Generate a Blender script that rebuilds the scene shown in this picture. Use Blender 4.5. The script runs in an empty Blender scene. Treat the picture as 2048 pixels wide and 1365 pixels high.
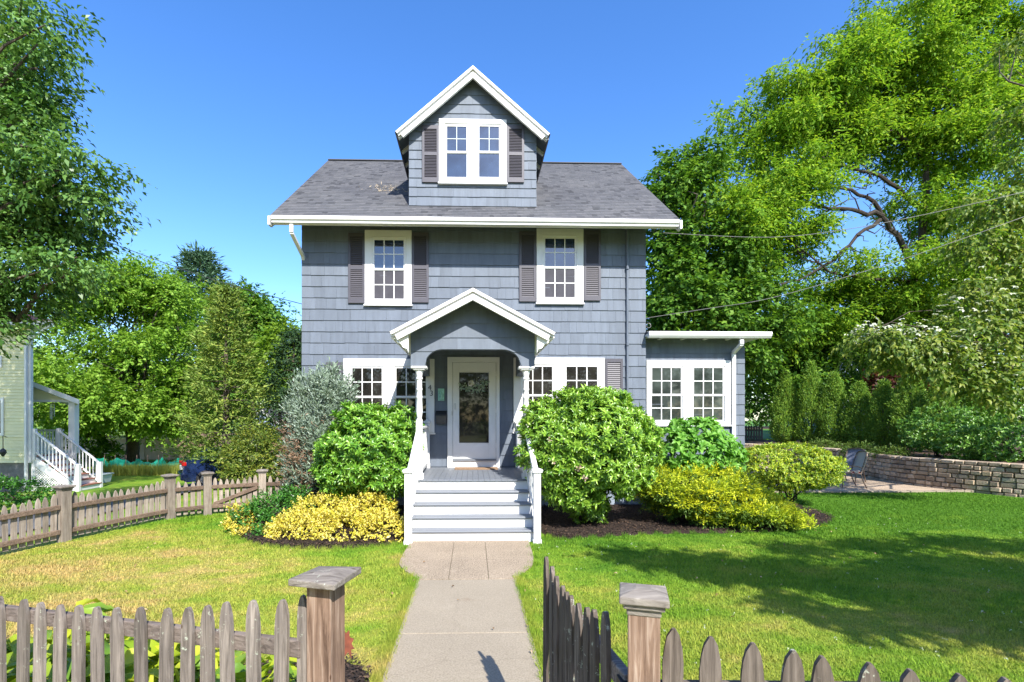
import bpy, math, random
import numpy as np
from mathutils import Vector

PI = math.pi
scene = bpy.context.scene
COL = scene.collection
E = 1.95                      # eye height above the ground at the house
TH = math.radians(1.5)        # the camera looks a little to the right of square-on
FPX, CX, CY = 1000.0, 972.0, 840.0
UP = np.array([0., 0., 1.])

def P(x, y, Y):
    """point of the photograph (2048 px wide) at world depth Y"""
    t = (x - CX) / FPX
    s = Y / (math.cos(TH) - math.sin(TH) * t)
    return np.array([s * (math.sin(TH) + math.cos(TH) * t), Y, E + s * (CY - y) / FPX])

def G(x, y, z=0.0):
    """ground point seen at a pixel, for ground height z"""
    t = (x - CX) / FPX
    s = (E - z) / ((y - CY) / FPX)
    return np.array([s * (math.sin(TH) + math.cos(TH) * t), s * (math.cos(TH) - math.sin(TH) * t), z])

def hgt(X):
    t = np.clip((-5.8 - np.asarray(X, float)) / 8.0, 0, 1)
    return -0.85 * t * t * (3 - 2 * t)

# ------------------------------------------------------------------ materials
def new_mat(name):
    m = bpy.data.materials.new(name)
    m.use_nodes = True
    nt = m.node_tree
    for n in list(nt.nodes):
        nt.nodes.remove(n)
    out = nt.nodes.new('ShaderNodeOutputMaterial')
    b = nt.nodes.new('ShaderNodeBsdfPrincipled')
    nt.links.new(b.outputs[0], out.inputs[0])
    return m, nt, b, out

def node(nt, t, **kw):
    n = nt.nodes.new('ShaderNode' + t)
    for k, v in kw.items():
        if k.startswith('i_'):
            n.inputs[k[2:].replace('_', ' ')].default_value = v
        else:
            setattr(n, k, v)
    return n

def rgba(c):
    return (c[0], c[1], c[2], 1.0)

def ramp(nt, stops, fac):
    r = nt.nodes.new('ShaderNodeValToRGB')
    e = r.color_ramp.elements
    while len(e) < len(stops):
        e.new(0.5)
    for i, (p, c) in enumerate(stops):
        e[i].position = p
        e[i].color = rgba(c)
    nt.links.new(fac, r.inputs[0])
    return r.outputs[0]

def mixc(nt, a, b, fac, mode='MIX'):
    m = nt.nodes.new('ShaderNodeMix')
    m.data_type = 'RGBA'
    m.blend_type = mode
    for s, v in ((m.inputs[0], fac), (m.inputs[6], a), (m.inputs[7], b)):
        if hasattr(v, 'links'):
            nt.links.new(v, s)
        else:
            s.default_value = v if not isinstance(v, tuple) else rgba(v)
    return m.outputs[2]

def noise(nt, scale, detail=4, rough=.55, stretch=None, coord='Position', w=0.0):
    if coord == 'Position':
        src = nt.nodes.new('ShaderNodeNewGeometry').outputs['Position']
    else:
        src = nt.nodes.new('ShaderNodeTexCoord').outputs[coord]
    if stretch or w:
        mp = nt.nodes.new('ShaderNodeMapping')
        mp.inputs['Scale'].default_value = stretch or (1, 1, 1)
        mp.inputs['Location'].default_value = (w, w * 1.7, w * .6)
        nt.links.new(src, mp.inputs[0])
        src = mp.outputs[0]
    n = nt.nodes.new('ShaderNodeTexNoise')
    n.inputs['Scale'].default_value = scale
    n.inputs['Detail'].default_value = detail
    n.inputs['Roughness'].default_value = rough
    nt.links.new(src, n.inputs['Vector'])
    return n.outputs[0]

def bump(nt, b, h, strength, dist=.01):
    n = nt.nodes.new('ShaderNodeBump')
    n.inputs['Strength'].default_value = strength
    n.inputs['Distance'].default_value = dist
    nt.links.new(h, n.inputs['Height'])
    nt.links.new(n.outputs[0], b.inputs['Normal'])

def island(nt):
    return nt.nodes.new('ShaderNodeNewGeometry').outputs['Random Per Island']

def paint(name, c, rough=.5, var=.12, scale=3.0, bmp=.15, bscale=60, isl=0.0, stretch=None, spec=.5, metal=0.0):
    """painted or plain surface: a slow mottling, optional piece-to-piece change, fine bump"""
    m, nt, b, out = new_mat(name)
    lo = tuple(x * (1 - var) for x in c)
    hi = tuple(min(1, x * (1 + var)) for x in c)
    col = ramp(nt, [(.3, lo), (.7, hi)], noise(nt, scale, 5, .6, stretch))
    if isl:
        v = ramp(nt, [(0, (1 - isl,) * 3), (1, (1, 1, 1))], island(nt))
        col = mixc(nt, col, v, 1.0, 'MULTIPLY')
    nt.links.new(col, b.inputs['Base Color'])
    b.inputs['Roughness'].default_value = rough
    b.inputs['Specular IOR Level'].default_value = spec
    b.inputs['Metallic'].default_value = metal
    if bmp:
        bump(nt, b, noise(nt, bscale, 3, .6, stretch), bmp, .004)
    return m

def wood(name, c1, c2, c3, axis='z', rough=.85, lichen=0.0):
    m, nt, b, out = new_mat(name)
    st = {'z': (14, 14, .8), 'x': (.8, 14, 14), 'y': (14, .8, 14)}[axis]
    oi = nt.nodes.new('ShaderNodeObjectInfo').outputs['Random']
    src = nt.nodes.new('ShaderNodeNewGeometry').outputs['Position']
    ad = node(nt, 'VectorMath', operation='ADD')
    nt.links.new(src, ad.inputs[0]); nt.links.new(oi, ad.inputs[1])
    mp = nt.nodes.new('ShaderNodeMapping')
    mp.inputs['Scale'].default_value = st
    nt.links.new(ad.outputs[0], mp.inputs[0])
    n = node(nt, 'TexNoise'); n.inputs['Scale'].default_value = 3.2; n.inputs['Detail'].default_value = 6
    n.inputs['Distortion'].default_value = .9; n.inputs['Roughness'].default_value = .65
    nt.links.new(mp.outputs[0], n.inputs['Vector'])
    col = ramp(nt, [(.3, c1), (.52, c2), (.72, c3)], n.outputs[0])
    sh = ramp(nt, [(0, (.72, .70, .68)), (.5, (.98, .95, .93)), (1, (1.18, 1.16, 1.14))], oi)
    col = mixc(nt, col, sh, 1.0, 'MULTIPLY')
    big = ramp(nt, [(.35, (.72, .72, .74)), (.65, (1, 1, 1))], noise(nt, 5, 3, .6))
    col = mixc(nt, col, big, .8, 'MULTIPLY')
    kv = node(nt, 'TexVoronoi'); kv.inputs['Scale'].default_value = 5.5; kv.inputs['Randomness'].default_value = 1.0
    km = nt.nodes.new('ShaderNodeMapping'); km.inputs['Scale'].default_value = {'z': (1.6, 1.6, .8), 'x': (.8, 1.6, 1.6), 'y': (1.6, .8, 1.6)}[axis]
    nt.links.new(ad.outputs[0], km.inputs[0]); nt.links.new(km.outputs[0], kv.inputs['Vector'])
    col = mixc(nt, mixc(nt, col, (.38, .30, .25), 1.0, 'MULTIPLY'), col, ramp(nt, [(.035, (0, 0, 0)), (.075, (1, 1, 1))], kv.outputs['Distance']))
    if lichen:
        k = ramp(nt, [(.60, (0, 0, 0)), (.66, (1, 1, 1))], noise(nt, 22, 6, .75))
        k2 = ramp(nt, [(.52, (0, 0, 0)), (.58, (1, 1, 1))], noise(nt, 3.0, 2, .5, w=3))
        kk = mixc(nt, k, k2, 1.0, 'MULTIPLY')
        col = mixc(nt, col, (.42, .45, .36), kk)
    nt.links.new(col, b.inputs['Base Color'])
    b.inputs['Roughness'].default_value = rough
    b.inputs['Specular IOR Level'].default_value = .25
    bump(nt, b, n.outputs[0], .55, .006)
    return m

def leafmat(name, cols, trans=.35, rough=.45, tcol=None, spec=.35, big=None):
    m, nt, b, out = new_mat(name)
    n = len(cols)
    cols = [(c[0] + .01 * c[1], c[1], min(1, c[2] + (.055 if c[1] > c[0] * 1.25 else .0) * c[1])) for c in cols]
    col = ramp(nt, [(i / max(1, n - 1), c) for i, c in enumerate(cols)], island(nt))
    if big:
        f = ramp(nt, [(.38, (0, 0, 0)), (.62, (1, 1, 1))], noise(nt, big[0], 2, .5))
        col = mixc(nt, col, mixc(nt, col, big[1], 1.0, 'MULTIPLY'), f)
    nt.links.new(col, b.inputs['Base Color'])
    b.inputs['Roughness'].default_value = rough
    b.inputs['Specular IOR Level'].default_value = spec
    t = nt.nodes.new('ShaderNodeBsdfTranslucent')
    tc = mixc(nt, col, tcol or (1.4, 1.4, .75), 1.0, 'MULTIPLY')
    nt.links.new(tc, t.inputs[0])
    mx = nt.nodes.new('ShaderNodeMixShader')
    mx.inputs[0].default_value = trans
    nt.links.new(b.outputs[0], mx.inputs[1]); nt.links.new(t.outputs[0], mx.inputs[2])
    nt.links.new(mx.outputs[0], out.inputs[0])
    return m

def grass_color(nt):
    """one colour field for turf and blades: straw where the lawn is dry (towards the driveway), lush to the right"""
    pos = nt.nodes.new('ShaderNodeNewGeometry').outputs['Position']
    sep = nt.nodes.new('ShaderNodeSeparateXYZ'); nt.links.new(pos, sep.inputs[0])
    n1 = noise(nt, .75, 4, .6, (1, 1.3, 0.01))
    n2 = noise(nt, 2.6, 4, .65, (1, 1.6, 0.01), w=7)
    mr = node(nt, 'MapRange'); mr.inputs['From Min'].default_value = -5.2; mr.inputs['From Max'].default_value = 1.2
    mr.inputs['To Min'].default_value = .33; mr.inputs['To Max'].default_value = -.02
    nt.links.new(sep.outputs[0], mr.inputs[0])
    # the back edge of the lawn, by the beds, stays green
    my = node(nt, 'MapRange'); my.inputs['From Min'].default_value = 7.2; my.inputs['From Max'].default_value = 10
    my.inputs['To Min'].default_value = 0; my.inputs['To Max'].default_value = -.35
    nt.links.new(sep.outputs[1], my.inputs[0])
    mf = node(nt, 'MapRange'); mf.inputs['From Min'].default_value = 4.5; mf.inputs['From Max'].default_value = 6.4
    mf.inputs['To Min'].default_value = .12; mf.inputs['To Max'].default_value = 0
    nt.links.new(sep.outputs[1], mf.inputs[0])
    a = node(nt, 'Math', operation='MULTIPLY_ADD'); a.inputs[1].default_value = .55
    nt.links.new(n2, a.inputs[0]); nt.links.new(n1, a.inputs[2])
    s = node(nt, 'Math', operation='ADD'); nt.links.new(a.outputs[0], s.inputs[0]); nt.links.new(mr.outputs[0], s.inputs[1])
    s2 = node(nt, 'Math', operation='ADD'); nt.links.new(s.outputs[0], s2.inputs[0]); nt.links.new(my.outputs[0], s2.inputs[1])
    s3 = node(nt, 'Math', operation='ADD'); nt.links.new(s2.outputs[0], s3.inputs[0]); nt.links.new(mf.outputs[0], s3.inputs[1])
    sub = node(nt, 'Math', operation='SUBTRACT'); sub.inputs[1].default_value = .5
    nt.links.new(s3.outputs[0], sub.inputs[0])
    return ramp(nt, [(.04, (.095, .225, .018)), (.26, (.19, .325, .028)), (.48, (.33, .37, .060)), (.70, (.50, .385, .145))], sub.outputs[0])

def grass_mat(name, blades):
    m, nt, b, out = new_mat(name)
    col = grass_color(nt)
    if blades:
        v = ramp(nt, [(0, (.62, .7, .6)), (.5, (1, 1, 1)), (1, (1.45, 1.3, 1.2))], island(nt))
        col = mixc(nt, col, v, 1.0, 'MULTIPLY')
        t = nt.nodes.new('ShaderNodeBsdfTranslucent'); nt.links.new(col, t.inputs[0])
        mx = nt.nodes.new('ShaderNodeMixShader'); mx.inputs[0].default_value = .3
        nt.links.new(b.outputs[0], mx.inputs[1]); nt.links.new(t.outputs[0], mx.inputs[2]); nt.links.new(mx.outputs[0], out.inputs[0])
    else:
        col = mixc(nt, col, ramp(nt, [(.3, (.55, .55, .5)), (.7, (1.1, 1.05, 1))], noise(nt, 38, 5, .7)), 1.0, 'MULTIPLY')
        bump(nt, b, noise(nt, 70, 4, .7), .9, .02)
    nt.links.new(col, b.inputs['Base Color'])
    b.inputs['Roughness'].default_value = .7
    b.inputs['Specular IOR Level'].default_value = .2
    return m

def speckle(name, c, c2, scale, rough=.9, bmp=.4, big=.15, worn=False):
    m, nt, b, out = new_mat(name)
    col = ramp(nt, [(.35, c), (.65, c2)], noise(nt, scale, 3, .7))
    col = mixc(nt, col, ramp(nt, [(.3, (1 - big,) * 3), (.7, (1 + big * .5,) * 3)], noise(nt, 1.3, 5, .6)), 1.0, 'MULTIPLY')
    if worn:      # rust-brown stains, pale scuffs and a few hairline cracks
        col = mixc(nt, col, (c[0] * .78, c[1] * .62, c[2] * .5), ramp(nt, [(.64, (0, 0, 0)), (.78, (.5,) * 3)], noise(nt, 1.9, 6, .7, w=5)))
        col = mixc(nt, col, (c2[0] * 1.12, c2[1] * 1.12, c2[2] * 1.12), ramp(nt, [(.58, (0, 0, 0)), (.72, (.35,) * 3)], noise(nt, 3.1, 6, .75, w=9)))
        v = node(nt, 'TexVoronoi', feature='DISTANCE_TO_EDGE'); v.inputs['Scale'].default_value = .42
        wn = node(nt, 'TexNoise'); wn.inputs['Scale'].default_value = 5; wn.inputs['Detail'].default_value = 5
        pp = nt.nodes.new('ShaderNodeNewGeometry').outputs['Position']; nt.links.new(pp, wn.inputs['Vector'])
        sc = node(nt, 'VectorMath', operation='SCALE'); sc.inputs['Scale'].default_value = .22; nt.links.new(wn.outputs['Color'], sc.inputs[0])
        ad = node(nt, 'VectorMath', operation='ADD'); nt.links.new(pp, ad.inputs[0]); nt.links.new(sc.outputs[0], ad.inputs[1]); nt.links.new(ad.outputs[0], v.inputs['Vector'])
        col = mixc(nt, (c[0] * .35, c[1] * .33, c[2] * .3), col, ramp(nt, [(.0, (.85,) * 3), (.003, (1, 1, 1))], v.outputs['Distance']))
    nt.links.new(col, b.inputs['Base Color'])
    b.inputs['Roughness'].default_value = rough
    b.inputs['Specular IOR Level'].default_value = .2
    bump(nt, b, noise(nt, scale * 1.2, 3, .7), bmp, .006)
    return m

def glassy(name, c, rough=.02, ior=1.9):
    m, nt, b, out = new_mat(name)
    col = ramp(nt, [(.35, tuple(x * .5 for x in c)), (.65, tuple(x * 1.4 for x in c))], noise(nt, 2.5, 3, .5))
    nt.links.new(col, b.inputs['Base Color'])
    b.inputs['Roughness'].default_value = rough
    b.inputs['IOR'].default_value = ior
    bump(nt, b, noise(nt, 1.4, 1, .4), .06, .02)
    return m

M = dict(
    shingle=paint('blue_grey_shingle_paint', (.132, .156, .194), .6, .12, 2.6, .45, 45, isl=.15, stretch=(4, 4, .5), spec=.3),
    found=paint('painted_foundation', (.24, .29, .36), .8, .12, 4, .3, 40),
    white=paint('white_trim_paint', (.69, .685, .67), .45, .06, 1.8, .12, 60),
    offwhite=paint('warm_white_paint', (.72, .71, .66), .5, .05, 1.5, .1, 60),
    shutter=paint('charcoal_plum_shutter_paint', (.066, .062, .076), .5, .08, 3, .1, 60),
    deck=paint('grey_deck_paint', (.165, .18, .205), .5, .07, 3, .15, 50, stretch=(1, 8, 8)),
    asphalt_shingle=None,
    iron=paint('black_iron', (.02, .02, .02), .5, .2, 9, .1),
    concrete=speckle('walk_concrete', (.24, .20, .145), (.345, .297, .226), 70, .9, .4, .08, True),
    aggregate=speckle('exposed_aggregate', (.17, .128, .082), (.46, .375, .28), 62, .9, .8, .14, True),
    asphalt=speckle('drive_asphalt', (.08, .08, .085), (.16, .16, .17), 60),
    gravel=speckle('patio_gravel', (.26, .19, .13), (.58, .46, .34), 45, .95, .9, .15),
    mulch=speckle('dark_bark_mulch', (.010, .008, .007), (.055, .037, .028), 42, .95, 1.0, .3),
    chip=leafmat('bark_chips', [(.012, .009, .008), (.03, .02, .016), (.06, .038, .026), (.13, .08, .05)], 0.0, .9),
    glass=glassy('window_glass', (.016, .030, .060), .015, 2.0),  # blue tint of the base colour stands in for reflected sky
    dimglass=glassy('lower_window_glass', (.020, .018, .016), .02, 1.5),
    doorglass=glassy('storm_door_glass', (.022, .019, .017), .03, 1.42),
    screen=paint('insect_screen', (.070, .068, .080), .8, .12, 5, .0, spec=.08),
    sunglass=glassy('sunroom_glass', (.040, .050, .044), .03, 1.5),
    siding=paint('pale_yellow_siding', (.74, .69, .42), .6, .04, 2, .1, 50, isl=.05),
    bluesiding=paint('pale_blue_siding', (.32, .42, .58), .6, .04, 2, .1, 50),
    stonefound=paint('grey_block', (.16, .15, .15), .9, .3, 5, .5, 20),
    redroof=paint('rust_roof_shingle', (.24, .10, .07), .9, .25, 6, .4, 40),
    tan=paint('tan_fence_paint', (.68, .55, .42), .7, .08, 3, .1, 40),
    shedwood=wood('weathered_shed_boards', (.16, .10, .075), (.27, .18, .14), (.38, .27, .21), 'z'),
    picket=wood('grey_cedar', (.09, .077, .066), (.205, .178, .155), (.33, .29, .255), 'z', lichen=1),
    dpicket=wood('dark_cedar', (.06, .049, .041), (.145, .12, .10), (.235, .20, .17), 'z', lichen=1),  # cedar of a darker wood tone, for the gate and adjoining fence
    rail=wood('grey_cedar_rail', (.085, .07, .062), (.20, .165, .145), (.31, .27, .24), 'x', lichen=1),
    post=wood('brown_cedar_post', (.10, .06, .04), (.26, .175, .125), (.42, .33, .26), 'z'),
    cap=wood('grey_cedar_cap', (.12, .105, .09), (.21, .19, .165), (.31, .285, .25), 'x', lichen=1),
    sidepicket=wood('tan_grey_cedar', (.185, .15, .115), (.325, .28, .228), (.445, .395, .335), 'z'),
    siderail=wood('brown_grey_rail', (.075, .052, .036), (.165, .118, .085), (.27, .205, .15), 'x'),
    stone=None,
    bark=wood('tree_bark', (.045, .035, .028), (.11, .09, .072), (.20, .17, .14), 'z'),
    darkbark=wood('dark_bark', (.025, .021, .018), (.055, .045, .038), (.11, .09, .075), 'z'),
    wire=paint('pale_cable', (.17, .165, .155), .5, .1, 3, 0),
    darkwire=paint('dark_cable', (.03, .035, .04), .5, .1, 3, 0),
    patina=paint('green_patina_copper', (.28, .52, .42), .6, .2, 14, .1),
    mailmetal=paint('dark_bronze', (.045, .038, .035), .4, .2, 9, .1, spec=.6),
    mat=speckle('coir_mat', (.20, .12, .07), (.36, .24, .15), 80),
    carpaint=paint('navy_car_paint', (.010, .022, .075), .12, .05, 2, 0, spec=.9),
    tyre=paint('tyre_rubber', (.02, .02, .02), .8, .1, 9, 0),
    rim=paint('alloy_rim', (.45, .45, .47), .3, .05, 4, 0, metal=.8),
    redlens=paint('red_lens', (.55, .01, .01), .15, .05, 4, 0),
    bin=paint('pale_plastic_bin', (.50, .55, .57), .5, .05, 3, 0),
    binlid=paint('grey_bin_lid', (.33, .38, .40), .5, .05, 3, 0),
    metalchair=paint('bronze_chair_frame', (.17, .12, .09), .45, .1, 6, 0, spec=.5),
    mesh_sling=paint('woven_sling', (.55, .45, .34), .7, .25, 60, .2),
    bluesling=paint('grey_blue_sling', (.16, .18, .24), .7, .2, 60, .2),
    terrace=speckle('brown_terrace_soil', (.03, .02, .014), (.11, .07, .045), 14, .95, .8, .3),
)

def roof_mat():
    m, nt, b, out = new_mat('asphalt_roof_tabs')
    col = ramp(nt, [(0, (.062, .064, .070)), (.07, (.074, .076, .083)), (.13, (.098, .101, .110)), (.7, (.112, .114, .123)), (1, (.126, .127, .135))], island(nt))
    col = mixc(nt, col, ramp(nt, [(.3, (.75, .75, .75)), (.7, (1.15, 1.13, 1.1))], noise(nt, 120, 2, .8)), 1.0, 'MULTIPLY')
    col = mixc(nt, col, ramp(nt, [(.35, (.86, .86, .88)), (.65, (1.06, 1.05, 1.03))], noise(nt, .8, 4, .6)), 1.0, 'MULTIPLY')
    nt.links.new(col, b.inputs['Base Color'])
    b.inputs['Roughness'].default_value = .92
    b.inputs['Specular IOR Level'].default_value = .2
    bump(nt, b, noise(nt, 140, 2, .8), .3, .004)
    return m
M['asphalt_shingle'] = roof_mat()

def stone_mat():
    m, nt, b, out = new_mat('tan_wall_stone')
    col = ramp(nt, [(0, (.30, .235, .175)), (.4, (.44, .355, .27)), (.75, (.56, .465, .365)), (1, (.54, .41, .28))], island(nt))
    col = mixc(nt, col, ramp(nt, [(.3, (.65, .65, .66)), (.7, (1.15, 1.12, 1.1))], noise(nt, 14, 5, .7)), 1.0, 'MULTIPLY')
    nt.links.new(col, b.inputs['Base Color'])
    b.inputs['Roughness'].default_value = .95
    b.inputs['Specular IOR Level'].default_value = .15
    bump(nt, b, noise(nt, 26, 5, .7), .8, .015)
    return m
M['stone'] = stone_mat()

def cushion_mat():
    m, nt, b, out = new_mat('patterned_cushion')
    v = node(nt, 'TexVoronoi'); v.inputs['Scale'].default_value = 14
    nt.links.new(nt.nodes.new('ShaderNodeNewGeometry').outputs['Position'], v.inputs['Vector'])
    col = ramp(nt, [(0, (.32, .06, .05)), (.35, (.20, .03, .03)), (.5, (.55, .45, .38)), (1, (.5, .42, .36))], v.outputs[0])
    nt.links.new(col, b.inputs['Base Color']); b.inputs['Roughness'].default_value = .85
    return m
M['cushion'] = cushion_mat()

def net_mat():
    m, nt, b, out = new_mat('green_netting')
    b.inputs['Base Color'].default_value = (.01, .42, .28, 1)
    nz = ramp(nt, [(.4, (.65,) * 3), (.6, (.9,) * 3)], noise(nt, 4, 3, .6))
    t = nt.nodes.new('ShaderNodeBsdfTransparent')
    mx = nt.nodes.new('ShaderNodeMixShader')
    nt.links.new(nz, mx.inputs[0])
    nt.links.new(t.outputs[0], mx.inputs[1]); nt.links.new(b.outputs[0], mx.inputs[2]); nt.links.new(mx.outputs[0], out.inputs[0])
    return m
M['net'] = net_mat()

LF = dict(
    lefttree=leafmat('elm_leaves', [(.045, .12, .016), (.08, .18, .026), (.13, .26, .045), (.20, .33, .09)], .28, .40),
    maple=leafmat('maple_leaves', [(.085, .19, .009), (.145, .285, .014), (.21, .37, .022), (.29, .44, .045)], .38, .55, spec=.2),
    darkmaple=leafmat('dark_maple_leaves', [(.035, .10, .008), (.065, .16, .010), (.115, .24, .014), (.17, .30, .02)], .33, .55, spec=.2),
    locust=leafmat('locust_leaflets', [(.075, .18, .006), (.13, .265, .008), (.205, .35, .012), (.31, .43, .018)], .42, .6, spec=.12),
    pine=leafmat('pine_needles', [(.035, .085, .04), (.06, .125, .06), (.09, .17, .09)], .15, .6),
    cedar=leafmat('cedar_sprays', [(.07, .13, .016), (.13, .215, .022), (.20, .29, .035), (.29, .34, .06)], .2, .6),
    spruce=leafmat('spruce_needles', [(.012, .04, .012), (.025, .065, .018), (.045, .10, .022)], .15, .6),
    lime=leafmat('lime_leaves', [(.10, .20, .010), (.17, .29, .014), (.25, .37, .02)], .42, .5),
    rhodo=leafmat('rhododendron_leaves', [(.06, .18, .008), (.115, .28, .012), (.18, .37, .018), (.27, .46, .035)], .22, .30, spec=.5),
    rhodo2=leafmat('yellower_rhododendron_leaves', [(.08, .19, .009), (.155, .31, .013), (.225, .40, .018), (.33, .50, .04)], .22, .30, spec=.5),
    juniper=leafmat('blue_juniper_sprays', [(.10, .16, .09), (.19, .265, .18), (.28, .36, .275), (.14, .20, .10), (.24, .32, .23), (.37, .45, .38)], .12, .65),
    gold=leafmat('gold_euonymus_leaves', [(.36, .38, .03), (.62, .52, .05), (.75, .62, .10), (.80, .70, .22), (.45, .42, .03)], .25, .4),
    euon=leafmat('green_euonymus_leaves', [(.03, .12, .010), (.055, .18, .014), (.09, .25, .02)], .25, .35),
    azalea=leafmat('azalea_leaves', [(.055, .105, .010), (.10, .165, .014), (.17, .22, .02), (.25, .26, .035)], .25, .45),
    hydr=leafmat('hydrangea_leaves', [(.09, .25, .018), (.15, .36, .028), (.23, .46, .05)], .35, .45),
    goldjun=leafmat('gold_juniper_tips', [(.26, .36, .012), (.48, .53, .015), (.66, .66, .025), (.74, .73, .05)], .3, .6, big=(1.5, (.62, .75, .8))),
    azright=leafmat('clipped_azalea_leaves', [(.09, .19, .008), (.20, .32, .012), (.36, .46, .018), (.52, .56, .03)], .3, .4),
    arbor=leafmat('arborvitae_sprays', [(.05, .14, .008), (.11, .23, .010), (.18, .32, .013), (.27, .39, .018)], .22, .6),
    hedge=leafmat('laurel_leaves', [(.05, .15, .010), (.10, .25, .015), (.17, .36, .03), (.29, .46, .09)], .25, .3, spec=.5),
    dog=leafmat('dogwood_leaves', [(.07, .14, .012), (.12, .20, .018), (.19, .26, .03), (.28, .32, .06)], .40, .45),
    bract=leafmat('dogwood_bracts', [(.42, .48, .30), (.55, .60, .44), (.66, .68, .55)], .30, .5, tcol=(1, 1, .9)),
    hosta=leafmat('hosta_leaves', [(.10, .22, .010), (.22, .34, .014), (.36, .44, .02), (.50, .52, .05)], .35, .35, spec=.5),
    goldgreen=leafmat('green_juniper_sprays', [(.05, .11, .010), (.09, .17, .012), (.14, .23, .014)], .15, .6),
    ground=leafmat('ground_juniper', [(.05, .11, .01), (.09, .16, .014), (.14, .21, .02)], .2, .6),
    tall=leafmat('tall_dry_grass', [(.22, .27, .04), (.34, .34, .06), (.30, .38, .05)], .3, .6),
    red=leafmat('dark_red_leaves', [(.04, .012, .010), (.07, .02, .014), (.11, .04, .02)], .3, .5),
    far=leafmat('far_wood_leaves', [(.035, .10, .016), (.07, .16, .02), (.11, .22, .03)], .3, .6),
)
M['turf'] = grass_mat('lawn_turf', False)
M['blade'] = grass_mat('grass_blades', True)

# ------------------------------------------------------------------ geometry helpers
def wpos(o):
    v = Vector((0, 0, 0))
    while o is not None:
        v = v + o.location
        o = o.parent
    return v

def tag(o, label=None, cat=None, group=None, kind=None):
    if label: o['label'] = label
    if cat: o['category'] = cat
    if group: o['group'] = group
    if kind: o['kind'] = kind
    return o

def thing(name, loc, label, cat, group=None):
    o = bpy.data.objects.new(name, None)
    o.empty_display_size = .2
    COL.objects.link(o)
    o.location = Vector([float(v) for v in loc])
    return tag(o, label, cat, group)

def link_mesh(name, me, material, parent=None):
    o = bpy.data.objects.new(name, me)
    if material is not None:
        me.materials.append((M[material] if material in M else LF[material]) if isinstance(material, str) else material)
    COL.objects.link(o)
    if parent is not None:
        o.parent = parent
    return o

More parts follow.
